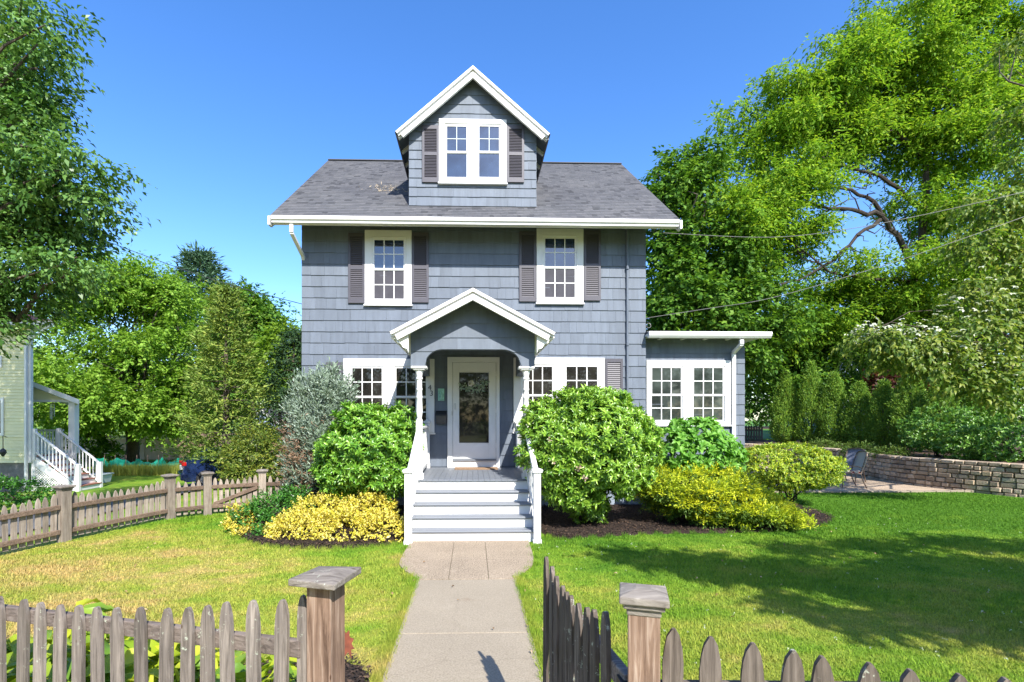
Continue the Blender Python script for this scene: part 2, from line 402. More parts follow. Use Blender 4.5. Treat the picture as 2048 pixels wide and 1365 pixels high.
class MB:
    """collects solid pieces and links them as one mesh object"""
    def __init__(s):
        s.v = []; s.f = []; s.smooth = False
    def add(s, vs, fs):
        b = len(s.v)
        s.v += [tuple(float(c) for c in p) for p in vs]
        s.f += [tuple(b + i for i in f) for f in fs]
        return s
    def box(s, x0, x1, y0, y1, z0, z1):
        x0, x1 = sorted((x0, x1)); y0, y1 = sorted((y0, y1)); z0, z1 = sorted((z0, z1))
        return s.add([(x0, y0, z0), (x1, y0, z0), (x1, y1, z0), (x0, y1, z0), (x0, y0, z1), (x1, y0, z1), (x1, y1, z1), (x0, y1, z1)],
                     [(0, 3, 2, 1), (4, 5, 6, 7), (0, 1, 5, 4), (1, 2, 6, 5), (2, 3, 7, 6), (3, 0, 4, 7)])
    def bar(s, a, b, w, h, up=(0, 0, 1)):
        a = Vector(a); b = Vector(b); d = (b - a).normalized(); u = Vector(up)
        r = d.cross(u)
        if r.length < 1e-5: r = d.cross(Vector((1, 0, 0)))
        r.normalize(); u = r.cross(d).normalized()
        r = r * (w / 2); u = u * (h / 2)
        vs = [a - r - u, a + r - u, a + r + u, a - r + u, b - r - u, b + r - u, b + r + u, b - r + u]
        return s.add(vs, [(0, 3, 2, 1), (4, 5, 6, 7), (0, 1, 5, 4), (1, 2, 6, 5), (2, 3, 7, 6), (3, 0, 4, 7)])
    def tube(s, pts, rad, n=8, cap=True):
        pts = [Vector([float(c) for c in p]) for p in pts]
        if not hasattr(rad, '__len__'): rad = [rad] * len(pts)
        rings = []; ref = None
        for i, p in enumerate(pts):
            d = (pts[min(i + 1, len(pts) - 1)] - pts[max(i - 1, 0)]).normalized()
            if ref is None:
                ref = Vector((1, 0, 0)) if abs(d.x) < .8 else Vector((0, 1, 0))
            u = (ref - d * ref.dot(d)).normalized(); w = d.cross(u); ref = u
            rings.append([p + (u * math.cos(2 * PI * k / n) + w * math.sin(2 * PI * k / n)) * rad[i] for k in range(n)])
        vs = [q for r in rings for q in r]; fs = []
        for i in range(len(rings) - 1):
            for k in range(n):
                a = i * n + k; b = i * n + (k + 1) % n
                fs.append((a, b, b + n, a + n))
        if cap:
            fs.append(tuple(reversed(range(n)))); fs.append(tuple(range((len(rings) - 1) * n, len(rings) * n)))
        s.smooth = True
        return s.add(vs, fs)
    def prism(s, poly, O, U, S, N, d0, d1):
        """polygon (u, s) extruded along N from d0 to d1"""
        O, U, S, N = (np.array(v, float) for v in (O, U, S, N)); n = len(poly)
        vs = [O + u * U + w * S + d0 * N for u, w in poly] + [O + u * U + w * S + d1 * N for u, w in poly]
        return s.add(vs, [tuple(range(n)), tuple(reversed(range(n, 2 * n)))] + [(i, i + n, (i + 1) % n + n, (i + 1) % n) for i in range(n)])
    def lathe(s, prof, c, n=16, axis='z'):
        vs = []; fs = []
        for r, z in prof:
            for k in range(n):
                a = 2 * PI * k / n
                p = {'z': (r * math.cos(a), r * math.sin(a), z), 'y': (r * math.cos(a), z, r * math.sin(a)), 'x': (z, r * math.cos(a), r * math.sin(a))}[axis]
                vs.append((c[0] + p[0], c[1] + p[1], c[2] + p[2]))
        for i in range(len(prof) - 1):
            for k in range(n):
                a = i * n + k; b = i * n + (k + 1) % n
                fs.append((a, b, b + n, a + n))
        fs.append(tuple(reversed(range(n)))); fs.append(tuple(range((len(prof) - 1) * n, len(prof) * n)))
        s.smooth = True
        return s.add(vs, fs)
    def build(s, name, material, parent=None, bevel=0.0, kind=None):
        me = bpy.data.meshes.new(name)
        off = wpos(parent) if parent is not None else Vector((0, 0, 0))
        me.from_pydata([(x - off.x, y - off.y, z - off.z) for x, y, z in s.v], [], s.f)
        me.validate(); me.update()
        o = link_mesh(name, me, material, parent)
        if s.smooth:
            for p in me.polygons: p.use_smooth = True
            me.set_sharp_from_angle(angle=math.radians(40))
        if bevel:
            md = o.modifiers.new('edge', 'BEVEL'); md.width = bevel; md.segments = 2; md.limit_method = 'ANGLE'
        if kind: o['kind'] = kind
        return o

def rot_about(mb, i0, c, ang):
    """turn the vertices added since i0 about the vertical through c"""
    ca, sa = math.cos(ang), math.sin(ang)
    for i in range(i0, len(mb.v)):
        x, y, z = mb.v[i]; x -= c[0]; y -= c[1]
        mb.v[i] = (c[0] + ca * x - sa * y, c[1] + sa * x + ca * y, z)

def np_mesh(name, V, F, material, parent=None, smooth=False):
    """fast mesh from arrays; F is (n, k) with equal-sided faces"""
    me = bpy.data.meshes.new(name)
    V = np.asarray(V, np.float32)
    if parent is not None:
        w = wpos(parent); V = V - np.array([w.x, w.y, w.z], np.float32)
    F = np.asarray(F, np.int32); n, k = F.shape
    me.vertices.add(len(V)); me.vertices.foreach_set('co', V.ravel())
    me.loops.add(n * k); me.loops.foreach_set('vertex_index', F.ravel())
    me.polygons.add(n)
    me.polygons.foreach_set('loop_start', np.arange(0, n * k, k, dtype=np.int32))
    if smooth:
        me.polygons.foreach_set('use_smooth', np.ones(n, bool))
    me.update(calc_edges=True)
    return link_mesh(name, me, material, parent)

def unit(v):
    return v / np.maximum(np.linalg.norm(v, axis=-1, keepdims=True), 1e-9)

def leaf_arrays(C, D, N, L, W, kind='quad', curl=.18):
    D = unit(D); S = unit(np.cross(D, N)); N = np.cross(S, D)
    L = np.broadcast_to(L, (len(C),))[:, None]; W = np.broadcast_to(W, (len(C),))[:, None]
    n = len(C)
    if kind == 'quad':
        mid = C + D * L * .45 + N * L * curl * .5
        tip = C + D * L - N * L * curl * .4
        V = np.stack([C, mid + S * W / 2, tip, mid - S * W / 2], 1).reshape(-1, 3)
        F = np.arange(4 * n).reshape(n, 4)
    else:
        m1 = C + D * L * .3 + N * L * curl * .35; m2 = C + D * L * .68 + N * L * curl * .25
        tip = C + D * L - N * L * curl * .55
        e1 = N * W * .18
        V = np.stack([C, m1 + S * W * .46 + e1, m2 + S * W * .40 + e1, tip, m2 - S * W * .40 + e1, m1 - S * W * .46 + e1, m1 - e1 * .3, m2 - e1 * .3], 1).reshape(-1, 3)
        b = 8 * np.arange(n)[:, None]
        F = np.concatenate([b + np.array([[0, 1, 6, 6]]), b + np.array([[6, 1, 2, 7]]), b + np.array([[7, 2, 3, 3]]),
                            b + np.array([[0, 6, 5, 5]]), b + np.array([[6, 7, 4, 5]]), b + np.array([[7, 3, 4, 4]])], 0)
        tri = F[:, 2] == F[:, 3]
        return V, F[~tri], F[tri][:, :3]
    return V, F, None

def leaf_object(name, arrs, material, parent=None):
    if arrs[2] is None:
        return np_mesh(name, arrs[0], arrs[1], material, parent)
    V, Q, T = arrs
    me = bpy.data.meshes.new(name)
    V = np.asarray(V, np.float32)
    if parent is not None:
        w = wpos(parent); V = V - np.array([w.x, w.y, w.z], np.float32)
    me.vertices.add(len(V)); me.vertices.foreach_set('co', V.ravel())
    nl = Q.size + T.size
    me.loops.add(nl); me.loops.foreach_set('vertex_index', np.concatenate([Q.ravel(), T.ravel()]).astype(np.int32))
    me.polygons.add(len(Q) + len(T))
    me.polygons.foreach_set('loop_start', np.concatenate([np.arange(0, Q.size, 4), Q.size + np.arange(0, T.size, 3)]).astype(np.int32))
    me.update(calc_edges=True)
    return link_mesh(name, me, material, parent)

def lobes_sample(lobes, n, rng, rmin=.6, keep=.55):
    """points in the outer shell of a set of ellipsoids, with outward directions"""
    Lb = np.array(lobes, float)
    area = (Lb[:, 3] * Lb[:, 4] + Lb[:, 4] * Lb[:, 5] + Lb[:, 3] * Lb[:, 5])
    idx = rng.choice(len(Lb), n, p=area / area.sum())
    u = unit(rng.normal(size=(n, 3)))
    bump_ = 1 + .13 * np.sin(u[:, 0] * 5 + idx) * np.sin(u[:, 1] * 6 + 2 * idx) + .10 * np.sin(u[:, 2] * 9 + 3 * idx)
    r = (rmin + (1 - rmin) * rng.random(n) ** .6) * bump_
    R = Lb[idx, 3:6]
    p = Lb[idx, :3] + u * R * r[:, None]
    o = unit(u / R)
    ok = np.ones(n, bool)
    for l in Lb:
        q = (p - l[:3]) / l[3:6]
        ok &= ~(((q ** 2).sum(1) < keep ** 2))
    return p[ok], o[ok]

def sprays(p, o, rng, k, Ls, leafL, leafW, droop, material, name, parent, kind='quad', up=1.0, outw=.6, flat=.5, curl=.18, side=.8, jit=.25, zmin=None, ldroop=None):
    n = len(p)
    d = unit(o * np.array([1, 1, flat]) + rng.normal(size=(n, 3)) * .35 - np.array([0, 0, droop]))
    sd = unit(np.cross(d, UP) + rng.normal(size=(n, 3)) * .25)
    ls = Ls * (.6 + .8 * rng.random(n))
    C = []; D = []; N = []
    for j in range(k):
        t = (j + .5) / k
        sg = 1 if j % 2 else -1
        pos = p + d * (ls * (t - .35))[:, None] + rng.normal(size=(n, 3)) * (ls * .07)[:, None] - UP * (ls * droop * t * t * .6)[:, None]
        ld = unit(d * (.55 + t * .5) + sd * sg * side * (1 - .5 * t) + rng.normal(size=(n, 3)) * jit - UP * (droop if ldroop is None else ldroop))
        nn = unit(UP * up + o * outw + rng.normal(size=(n, 3)) * .4)
        C.append(pos); D.append(ld); N.append(nn)
    C = np.concatenate(C); D = np.concatenate(D); N = np.concatenate(N)
    if zmin is not None:
        k_ = C[:, 2] > zmin + .01
        C, D, N = C[k_], D[k_], N[k_]
    m = len(C)
    return leaf_object(name, leaf_arrays(C, D, N, leafL * (.65 + .7 * rng.random(m)), leafW * (.7 + .6 * rng.random(m)), kind, curl), material, parent)

def rosettes(p, o, rng, k, leafL, leafW, material, name, parent, open_=.9, kind='long', curl=.25, zmin=.05):
    """whorls of leaves at shoot tips, as on a rhododendron"""
    n = len(p)
    a = unit(o + np.array([0, -.1, .45]) + rng.normal(size=(n, 3)) * .25)
    t1 = unit(np.cross(a, UP + rng.normal(size=(n, 3)) * .05)); t2 = np.cross(a, t1)
    ph = rng.random(n) * 6.28
    C = []; D = []; N = []
    for j in range(k):
        an = ph + 6.283 * j / k + rng.normal(size=n) * .2
        r = t1 * np.cos(an)[:, None] + t2 * np.sin(an)[:, None]
        w = open_ * (.6 + .7 * rng.random(n))[:, None]
        C.append(p + a * (j % 3 * .02)); D.append(unit(a * (.75 - .25 * (j % 2)) + r * w)); N.append(unit(a * 1.0 - r * .5 + rng.normal(size=(n, 3)) * .12))
    C = np.concatenate(C); D = np.concatenate(D); N = np.concatenate(N); m = len(C)
    k_ = C[:, 2] > zmin
    C, D, N = C[k_], D[k_], N[k_]; m = len(C)
    return leaf_object(name, leaf_arrays(C, D, N, leafL * (.6 + .7 * rng.random(m)), leafW * (.7 + .5 * rng.random(m)), kind, curl), material, parent)

def sublobes(lobes, n, rng, r=(.6, 1.1), squash=.5, rmin=.55, keep=.45):
    """break big crown masses into many flattened leaf clouds, so light and shade gather in tiers"""
    p, o = lobes_sample(lobes, n, rng, rmin, keep)
    out = []
    for c in p:
        q = rng.uniform(*r)
        out.append((c[0], c[1], c[2], q, q, q * squash * rng.uniform(.8, 1.3)))
    return out

def branchy(mb, a, b, r0, r1, rng, wob=.06, n=5, seg=7):
    a = np.array(a, float); b = np.array(b, float); L = np.linalg.norm(b - a)
    pts = []
    for i in range(n + 1):
        t = i / n
        q = a + (b - a) * t + UP * math.sin(t * PI) * L * .07
        if 0 < i < n: q = q + rng.normal(size=3) * wob * L
        pts.append(q)
    mb.tube(pts, [r0 + (r1 - r0) * (i / n) for i in range(n + 1)], seg)
    return pts

def tree(name, base, lobes, trunk_r, label, cat, mat, k=9, n=2500, Ls=.9, leafL=.2, leafW=.12, droop=.25, seed=1, group=None,
         bark='bark', rmin=.55, kind='quad', flat=.5, keep=.5, twigs=2, fork=.35, up=1.0, curl=.18, limbs=True, outw=.6, clouds=None, ldroop=None):
    rng = np.random.default_rng(seed)
    root = thing(name, base, label, cat, group)
    base = np.array(base, float)
    Lb = np.array(lobes, float)
    c = (Lb[:, :3] * (Lb[:, 3:6].prod(1))[:, None]).sum(0) / Lb[:, 3:6].prod(1).sum()
    fk = base + (c - base) * fork
    mb = MB()
    branchy(mb, base - UP * .2, fk, trunk_r * 1.25, trunk_r * .85, rng, .015, 5, 10)
    if limbs:
        for l in Lb:
            pts = branchy(mb, fk, l[:3] + np.array([0, 0, -.2]) * l[5], trunk_r * .5, trunk_r * .05, rng, .05, 6, 7)
            for q in range(twigs):
                u = unit(rng.normal(size=3) + np.array([0, 0, .3])); e = l[:3] + u * l[3:6] * .85
                branchy(mb, pts[3 + q % 3], e, trunk_r * .2, trunk_r * .04, rng, .06, 4, 5)
    mb.build('trunk', bark, root)
    if clouds:
        lobes = sublobes(lobes, clouds[0], rng, (clouds[1], clouds[2]), clouds[3])
        keep = .0
    p, o = lobes_sample(lobes, n, rng, rmin, keep)
    sprays(p, o, rng, k, Ls, leafL, leafW, droop, mat, 'crown', root, kind, up=up, flat=flat, curl=curl, outw=outw, ldroop=ldroop)
    return root

def lobe_px(x, y, Y, rx, ry, ry_depth=None):
    """ellipsoid whose outline is rx by ry pixels round pixel (x, y) at depth Y"""
    c = P(x, y, Y); s = Y / FPX
    return (c[0], c[1], c[2], rx * s, (ry_depth if ry_depth else rx * s), ry * s)

def shingles(mb, O, U, S, N, u0, u1, sb, st, expo, wmin, wmax, t, gap, seed, fine=None, start=0.0):
    """overlapping courses: sb(u) / st(u) bound the clad area below and above"""
    rng = random.Random(seed)
    O, U, S, N = (np.array(v, float) for v in (O, U, S, N))
    smin = min(sb(u0 + (u1 - u0) * i / 40) for i in range(41)); smax = max(st(u0 + (u1 - u0) * i / 40) for i in range(41))
    c = smin + start
    if start > 0: c -= expo
    while c < smax:
        u = u0; edges = [u0]
        while u < u1:
            u += rng.uniform(wmin, wmax); edges.append(min(u, u1))
        if len(edges) > 2 and edges[-1] - edges[-2] < wmin * .4: edges.pop(-2)
        for a, b in zip(edges[:-1], edges[1:]):
            off = rng.uniform(-.004, .004) * (expo / .24); tt = t * rng.uniform(.85, 1.15)
            m = 1 if not fine else max(1, int((b - a) / fine))
            us = [a + gap / 2 + (b - a - gap) * i / m for i in range(m + 1)]
            if us[-1] <= us[0]: continue
            dp = lambda s_: max(.002, tt * (1 - (s_ - c) / expo * .85))
            cols = []
            for u_ in us:
                lo = max(c + off, sb(u_)); hi = max(lo, min(c + expo + .012, st(u_)))
                cols.append((u_, lo, hi))
            if max(h - l for _, l, h in cols) < .002: continue
            vs = []; fs = []
            for u_, lo, hi in cols:
                vs += [O + u_ * U + lo * S + dp(lo) * N, O + u_ * U + hi * S + dp(hi) * N, O + u_ * U + lo * S, O + u_ * U + hi * S]
            for i in range(m):
                if cols[i][2] - cols[i][1] < .001 and cols[i + 1][2] - cols[i + 1][1] < .001: continue
                k, k2 = 4 * i, 4 * i + 4
                fs += [(k, k2, k2 + 1, k + 1), (k + 2, k2 + 2, k2, k)]
            fs += [(4 * m, 4 * m + 2, 4 * m + 3, 4 * m + 1), (2, 0, 1, 3)]
            mb.add(vs, fs)
        c += expo
    return mb

def frame(mb, x0, x1, z0, z1, w, y0, y1, wt=None, wb=None):
    """four boxes butted into a rectangular frame"""
    wt = w if wt is None else wt; wb = w if wb is None else wb
    mb.box(x0, x1, y0, y1, z1 - wt, z1); mb.box(x0, x1, y0, y1, z0, z0 + wb)
    mb.box(x0, x0 + w, y0, y1, z0 + wb, z1 - wt); mb.box(x1 - w, x1, y0, y1, z0 + wb, z1 - wt)
    return mb

# ------------------------------------------------------------------ the house
YW = 11.1
XL, XR = P(605, 700, YW)[0], P(1290, 700, YW)[0]
EAVE_Y, EAVE_Z = 10.45, 6.16
SL = .792
RIDGE_Y = 14.65
RIDGE_Z = EAVE_Z + SL * (RIDGE_Y - EAVE_Y)
BACK_Y = 2 * RIDGE_Y - YW
house = thing('house', ((XL + XR) / 2, YW, 0), 'two storey blue grey shingled house with gabled dormer and front porch', 'house')

def wall_top(y):
    return EAVE_Z + SL * ((y - EAVE_Y) if y < RIDGE_Y else (2 * RIDGE_Y - EAVE_Y - y)) - .22

mb = MB()
mb.add([(XL, YW, .4), (XR, YW, .4), (XR, BACK_Y, .4), (XL, BACK_Y, .4), (XL, YW, wall_top(YW)), (XR, YW, wall_top(YW)), (XR, BACK_Y, wall_top(BACK_Y)), (XL, BACK_Y, wall_top(BACK_Y)),
        (XL, RIDGE_Y, wall_top(RIDGE_Y)), (XR, RIDGE_Y, wall_top(RIDGE_Y))],
       [(0, 1, 5, 4), (2, 3, 7, 6), (1, 2, 6, 9, 5), (3, 0, 4, 8, 7), (4, 5, 9, 8), (6, 7, 8, 9)])
shingles(mb, (XL, YW, 0), (1, 0, 0), (0, 0, 1), (0, -1, 0), -.015, XR - XL + .015, lambda u: .42, lambda u: wall_top(YW) + .02, .248, .13, .34, .02, .003, 3)
for X, sx, seed in ((XL, -1, 4), (XR, 1, 5)):
    shingles(mb, (X, YW, 0), (0, 1, 0), (0, 0, 1), (sx, 0, 0), 0, BACK_Y - YW, lambda u: .42, lambda u: wall_top(YW + u), .248, .13, .34, .02, .003, seed, fine=.4)
mb.build('wall', 'shingle', house)
mb = MB().box(XL + .03, XR - .03, YW + .03, BACK_Y - .03, -.3, .4)
mb.build('foundation', 'found', house)

# main roof: a slab on each side with tabs laid over it
RX0, RX1 = P(540, 445, EAVE_Y)[0], P(1360, 437, EAVE_Y)[0]
mb = MB()
cs, sn = math.cos(math.atan(SL)), math.sin(math.atan(SL))
sl_len = (RIDGE_Y - EAVE_Y) / cs
for sgn, ey in ((1, EAVE_Y), (-1, 2 * RIDGE_Y - EAVE_Y)):
    Sv = (0, sgn * cs, sn); Nv = (0, -sgn * sn, cs)
    mb.prism([(0, 0), (RX1 - RX0, 0), (RX1 - RX0, sl_len), (0, sl_len)], (RX0, ey, EAVE_Z), (1, 0, 0), Sv, Nv, -.16, -.003)
shingles(mb, (RX0, EAVE_Y, EAVE_Z), (1, 0, 0), (0, cs, sn), (0, -sn, cs), -.015, RX1 - RX0 + .015, lambda u: -.02, lambda u: sl_len, .118, .07, .17, .009, .002, 8)
mb.bar((RX0, RIDGE_Y, RIDGE_Z + .004), (RX1, RIDGE_Y, RIDGE_Z + .004), .15, .02)
roof = mb.build('roof', 'asphalt_shingle', house)

# gutter, rake boards
zt = EAVE_Z - .02
mb = MB().prism([(0, zt - .01), (-.11, zt), (-.125, zt - .035), (-.115, zt - .075), (-.085, zt - .095), (-.08, zt - .135), (0, zt - .135)], (RX0 + .06, EAVE_Y + .005, 0), (0, 1, 0), (0, 0, 1), (1, 0, 0), 0, RX1 - RX0 - .12)
mb.box(RX0 + .06, RX1 - .06, EAVE_Y + .01, EAVE_Y + .035, zt - .15, zt - .03)
mb.build('gutter', 'white', house)
for X in (RX0, RX1):
    mb = MB()
    s = 1 if X < 0 else -1
    mb.prism([(0, -.20), (sl_len, -.20), (sl_len, -.006), (0, -.006)], (X, EAVE_Y, EAVE_Z), (0, cs, sn), (0, -sn, cs), (s, 0, 0), -.012, .03)
    mb.box(X - .01 * s, X + .035 * s, EAVE_Y - .10, EAVE_Y + .06, EAVE_Z - .21, EAVE_Z - .03)
    mb.build('rake_board', 'white', house)

def pipe(pts, w, h, mat_, name='downspout'):
    mb = MB()
    for a, b in zip(pts[:-1], pts[1:]):
        mb.bar(a, b, w, h, up=(0, 1, 0))
    return mb.build(name, mat_, house, bevel=.008)
a = P(583, 458, 10.36); b = P(606, 513, 11.05)
pipe([a + UP * .09, a - UP * .08, b, (b[0] - .02, b[1] + .12, b[2] - .12), (b[0] - .02, b[1] + .12, .1)], .075, .06, 'white')
a = P(1255, 457, 11.04)
mb = MB().tube([a + np.array([0, .02, .2]), (a[0], a[1], .1)], .027, 10)
for z in (5.3, 3.6, 1.9):
    mb.tube([(a[0], a[1], z), (a[0], a[1], z + .05)], .034, 10)
mb.build('downspout', 'shingle', house)

# ---- windows
def window(rect, panes, Y, lower=(3, 2), upper=(3, 2), screen='screen', pane='glass', sill=True, proud=.055, mw=.011, mmat='white'):
    """rect: casing in pixels (x0, x1, y0, y1); panes: list of (x0, x1, ytop, ymeet, ybot)"""
    yf = Y - .022
    pa = P(rect[0], rect[2], yf); pb = P(rect[1], rect[3], yf)
    x0, x1, z1, z0 = pa[0], pb[0], pa[2], pb[2]
    cs_ = MB()
    holes = []
    for (px0, px1, pt, pm, pb_) in panes:
        a = P(px0, pt, yf); b = P(px1, pb_, yf); m = P(px0, pm, yf)[2]
        holes.append((a[0], b[0], b[2], a[2], m))
    sw = .045
    hz1 = max(h[3] for h in holes) + sw; hz0 = min(h[2] for h in holes) - sw
    yb = Y - .004; y1 = Y - proud
    cs_.box(x0, x1, y1, yb, hz1, z1); cs_.box(x0, x1, y1, yb, z0, hz0)
    xs = [x0] + [v for h in holes for v in (h[0] - sw, h[1] + sw)] + [x1]
    for i in range(0, len(xs), 2):
        cs_.box(xs[i], xs[i + 1], y1, yb, hz0, hz1)
    # raised back-band round the casing
    if len(holes) >= 1:
        for h in holes:
            frame(cs_, h[0] - sw - .022, h[1] + sw + .022, hz0 - .022, hz1 + .022, .022, y1 - .008, y1 + .001)
    w = cs_.build('window', 'white', house, bevel=.004)
    for (hx0, hx1, hz0_, hz1_, m) in holes:
        ys = Y - .034
        sash = MB(); up_ = MB(); lo_ = MB(); mun = MB()
        frame(sash, hx0 - sw, hx1 + sw, m - .02, hz1_ + sw, sw, ys - .012, ys + .012, wb=.04)
        frame(sash, hx0 - sw, hx1 + sw, hz0_ - sw, m - .02, sw * .9, ys - .001, ys + .02, wt=.012)
        up_.add([(hx0 - .01, ys + .004, m), (hx1 + .01, ys + .004, m), (hx1 + .01, ys + .004, hz1_ + .01), (hx0 - .01, ys + .004, hz1_ + .01)], [(0, 1, 2, 3)])
        lo_.add([(hx0 - .01, ys + .012, hz0_ - .01), (hx1 + .01, ys + .012, hz0_ - .01), (hx1 + .01, ys + .012, m), (hx0 - .01, ys + .012, m)], [(0, 1, 2, 3)])
        for (nx, nz), za, zb, yy in ((upper, m + .02, hz1_, ys), (lower, hz0_, m - .035, ys + .008)):
            for i in range(1, nx):
                xx = hx0 + (hx1 - hx0) * i / nx
                mun.box(xx - mw, xx + mw, yy - .006, yy + .003, za, zb)
            for i in range(1, nz):
                zz = za + (zb - za) * i / nz
                mun.box(hx0, hx1, yy - .004, yy + .0025, zz - mw, zz + mw)
        sash.build('sash', 'white', w)
        up_.build('pane', pane, w); lo_.build('pane', screen, w)
        if mun.v: mun.build('muntin', mmat, w)
    if sill:
        MB().box(x0 - .02, x1 + .02, Y - proud - .03, yb - .002, z0 - .035, z0 - .002).build('sill', 'white', w, bevel=.004)
    return w

def shutter(x0, x1, y0, y1, Y, n=30):
    yf = Y - .024
    a = P(x0, y0, yf); b = P(x1, y1, yf)
    X0, X1, z1, z0 = a[0], b[0], a[2], b[2]
    mb = MB(); sw = .05; mid = (z0 + z1) / 2
    frame(mb, X0, X1, z0, z1, sw, yf - .03, yf, wt=.08, wb=.10)
    mb.box(X0 + sw, X1 - sw, yf - .03, yf, mid - .035, mid + .035)
    mb.box(X0 + sw, X1 - sw, yf - .004, yf - .001, z0 + .1, z1 - .08)
    for za, zb in ((z0 + .10, mid - .035), (mid + .035, z1 - .08)):
        k = n // 2
        for i in range(k):
            z = za + (zb - za) * (i + .5) / k
            h = (zb - za) / k
            mb.add([(X0 + sw, yf - .024, z - h * .42), (X1 - sw, yf - .024, z - h * .42), (X1 - sw, yf - .006, z + h * .42), (X0 + sw, yf - .006, z + h * .42),
                    (X0 + sw, yf - .020, z - h * .52), (X1 - sw, yf - .020, z - h * .52)], [(0, 1, 2, 3), (4, 5, 1, 0)])
    return mb.build('shutter', 'shutter', house)

window((730, 823.5, 461, 610), [(749, 807.5, 481, 539, 598)], YW)
window((1073, 1166.5, 458, 607), [(1090, 1149, 478, 535.5, 595)], YW)
for r in ((697, 730, 467, 607), (824, 857.5, 466, 606), (1038.5, 1072, 464, 604), (1167.5, 1201, 462, 602)):
    shutter(*r, YW)
window((687, 869, 718, 866), [(705, 764, 737, 794, 852), (793, 852, 737, 794, 852)], YW, screen='dimglass', pane='dimglass')
window((1027, 1209, 716, 864), [(1046, 1104, 734, 791, 850), (1132.5, 1194, 734, 791, 850)], YW, screen='dimglass', pane='dimglass')
shutter(652, 687, 725, 862, YW); shutter(1210, 1245, 718, 860, YW)

# ---- dormer
DX = 0.0
DHW = 1.40                                   # half width of the dormer face
d_apex = 9.62; d_over = 1.67; DFY = 10.85    # rake front
d_sl = (d_apex - 8.17) / d_over
def dormer_top(u): return d_apex - .13 - d_sl * abs(u - DX)
def roof_z(y): return EAVE_Z + SL * (y - EAVE_Y)
mb = MB()
DB = 6.68
shingles(mb, (0, YW - .01, 0), (1, 0, 0), (0, 0, 1), (0, -1, 0), -DHW - .012, DHW + .012, lambda u: DB, lambda u: dormer_top(u), .205, .13, .34, .02, .003, 21, fine=.12)
mb.prism([(-DHW, DB - .25), (DHW, DB - .25), (DHW, dormer_top(DHW)), (0, dormer_top(0)), (-DHW, dormer_top(DHW))], (0, YW - .012, 0), (1, 0, 0), (0, 0, 1), (0, -1, 0), 0, -(RIDGE_Y - YW))
for sx in (-1, 1):
    shingles(mb, (sx * DHW, YW - .01, 0), (0, 1, 0), (0, 0, 1), (sx, 0, 0), 0, 2.6, lambda u: roof_z(YW + u) - .02, lambda u: dormer_top(DHW) , .205, .13, .34, .02, .003, 22, fine=.2)
dormer = mb.build('dormer', 'shingle', house)
ang = math.atan(d_sl); rl = d_over / math.cos(ang)
def gable_roof(parent, apexz, sl_, half, yf, yb, thick, name, seed, clip=None):
    a_ = math.atan(sl_); L = half / math.cos(a_)
    mb = MB()
    for sx in (-1, 1):
        O = (sx * half, yf, apexz - sl_ * half); S = (-sx * math.cos(a_), 0, math.sin(a_)); N = (sx * math.sin(a_), 0, math.cos(a_)); U = (0, 1, 0)
        yb_ = yb
        poly = [(0, 0), (clip - yf if clip else yb - yf, 0), (yb - yf, L), (0, L)]
        mb.prism(poly, O, U, S, N, -thick, -.002)
        e = (clip - yf) if clip else (yb - yf)
        for c in range(int(L / .118) + 1):
            s0 = c * .118; ue = e + ((yb - yf) - e) * s0 / L
            shingles(mb, O, U, S, N, -.012, ue, lambda u: s0 - .015, lambda u: min(L, s0 + .118), .145, .07, .17, .009, .002, seed + c)
    mb.bar((0, yf + .02, apexz + .004), (0, yb, apexz + .004), .10, .012)
    return mb.build(name, 'asphalt_shingle', parent)
clipY = EAVE_Y + (8.17 - EAVE_Z) / SL
gable_roof(dormer, d_apex, d_sl, d_over, DFY, RIDGE_Y + .1, .05, 'roof', 60, clip=clipY)
def rakes(parent, apexz, sl_, half, yf, w1, w2, name='rake_board'):
    """stepped rake: crown strip above, wide fascia below and set back"""
    a_ = math.atan(sl_); L = half / math.cos(a_)
    for sx in (-1, 1):
        O = (sx * half, yf, apexz - sl_ * half); S = (-sx * math.cos(a_), 0, math.sin(a_)); N = (sx * math.sin(a_), 0, math.cos(a_))
        t = math.tan(a_)
        mb = MB()
        def band(n0, n1, y0, y1, cut=0.0):
            # mitred at the apex, plumb cut at the eave
            mb.prism([(cut, n0), (cut, n1), (L + n1 * t, n1), (L + n0 * t, n0)], O, S, N, (0, 1, 0), y0, y1)
        band(-.055, -.004, -.035, .04)
        band(-.055 - w1, -.055, .02, .05)
        band(-.055 - w1 - w2, -.055 - w1, -.012, .05, .05)
        mb.build(name, 'white', parent)
rakes(dormer, d_apex, d_sl, d_over, DFY, .04, .095)
for sx in (-1, 1):                            # boxed soffit and rafter ends under each eave
    mb = MB()
    e = d_over - .04; zz = d_apex - d_sl * e - .075
    mb.add([(sx * e, DFY + .05, zz), (sx * DHW, DFY + .05, zz + d_sl * (e - DHW)), (sx * DHW, clipY - .1, zz + d_sl * (e - DHW)), (sx * e, clipY - .1, zz)], [(0, 1, 2, 3)])
    mb.build('soffit', 'shingle', dormer)
    for y in (10.95, 11.55, 12.15, 12.75):
        MB().bar((sx * (e + .01), y, zz - .03), (sx * DHW, y, zz - .03 + d_sl * (e - DHW)), .07, .09).build('rafter_tail', 'white', dormer)
    MB().bar((sx * (e + .015), DFY + .05, zz + .0), (sx * (e + .015), clipY, zz + .0), .03, .11).build('fascia', 'shutter', dormer)
window((878, 1013, 239, 368), [(894, 933, 254, 305, 355), (958.5, 998, 254, 305, 355)], YW - .01, lower=(1, 1), upper=(2, 2), screen='glass', sill=True, mw=.007, mmat='bin')
shutter(844.5, 878, 252, 366, YW - .01); shutter(1013.5, 1048, 252, 366, YW - .01)

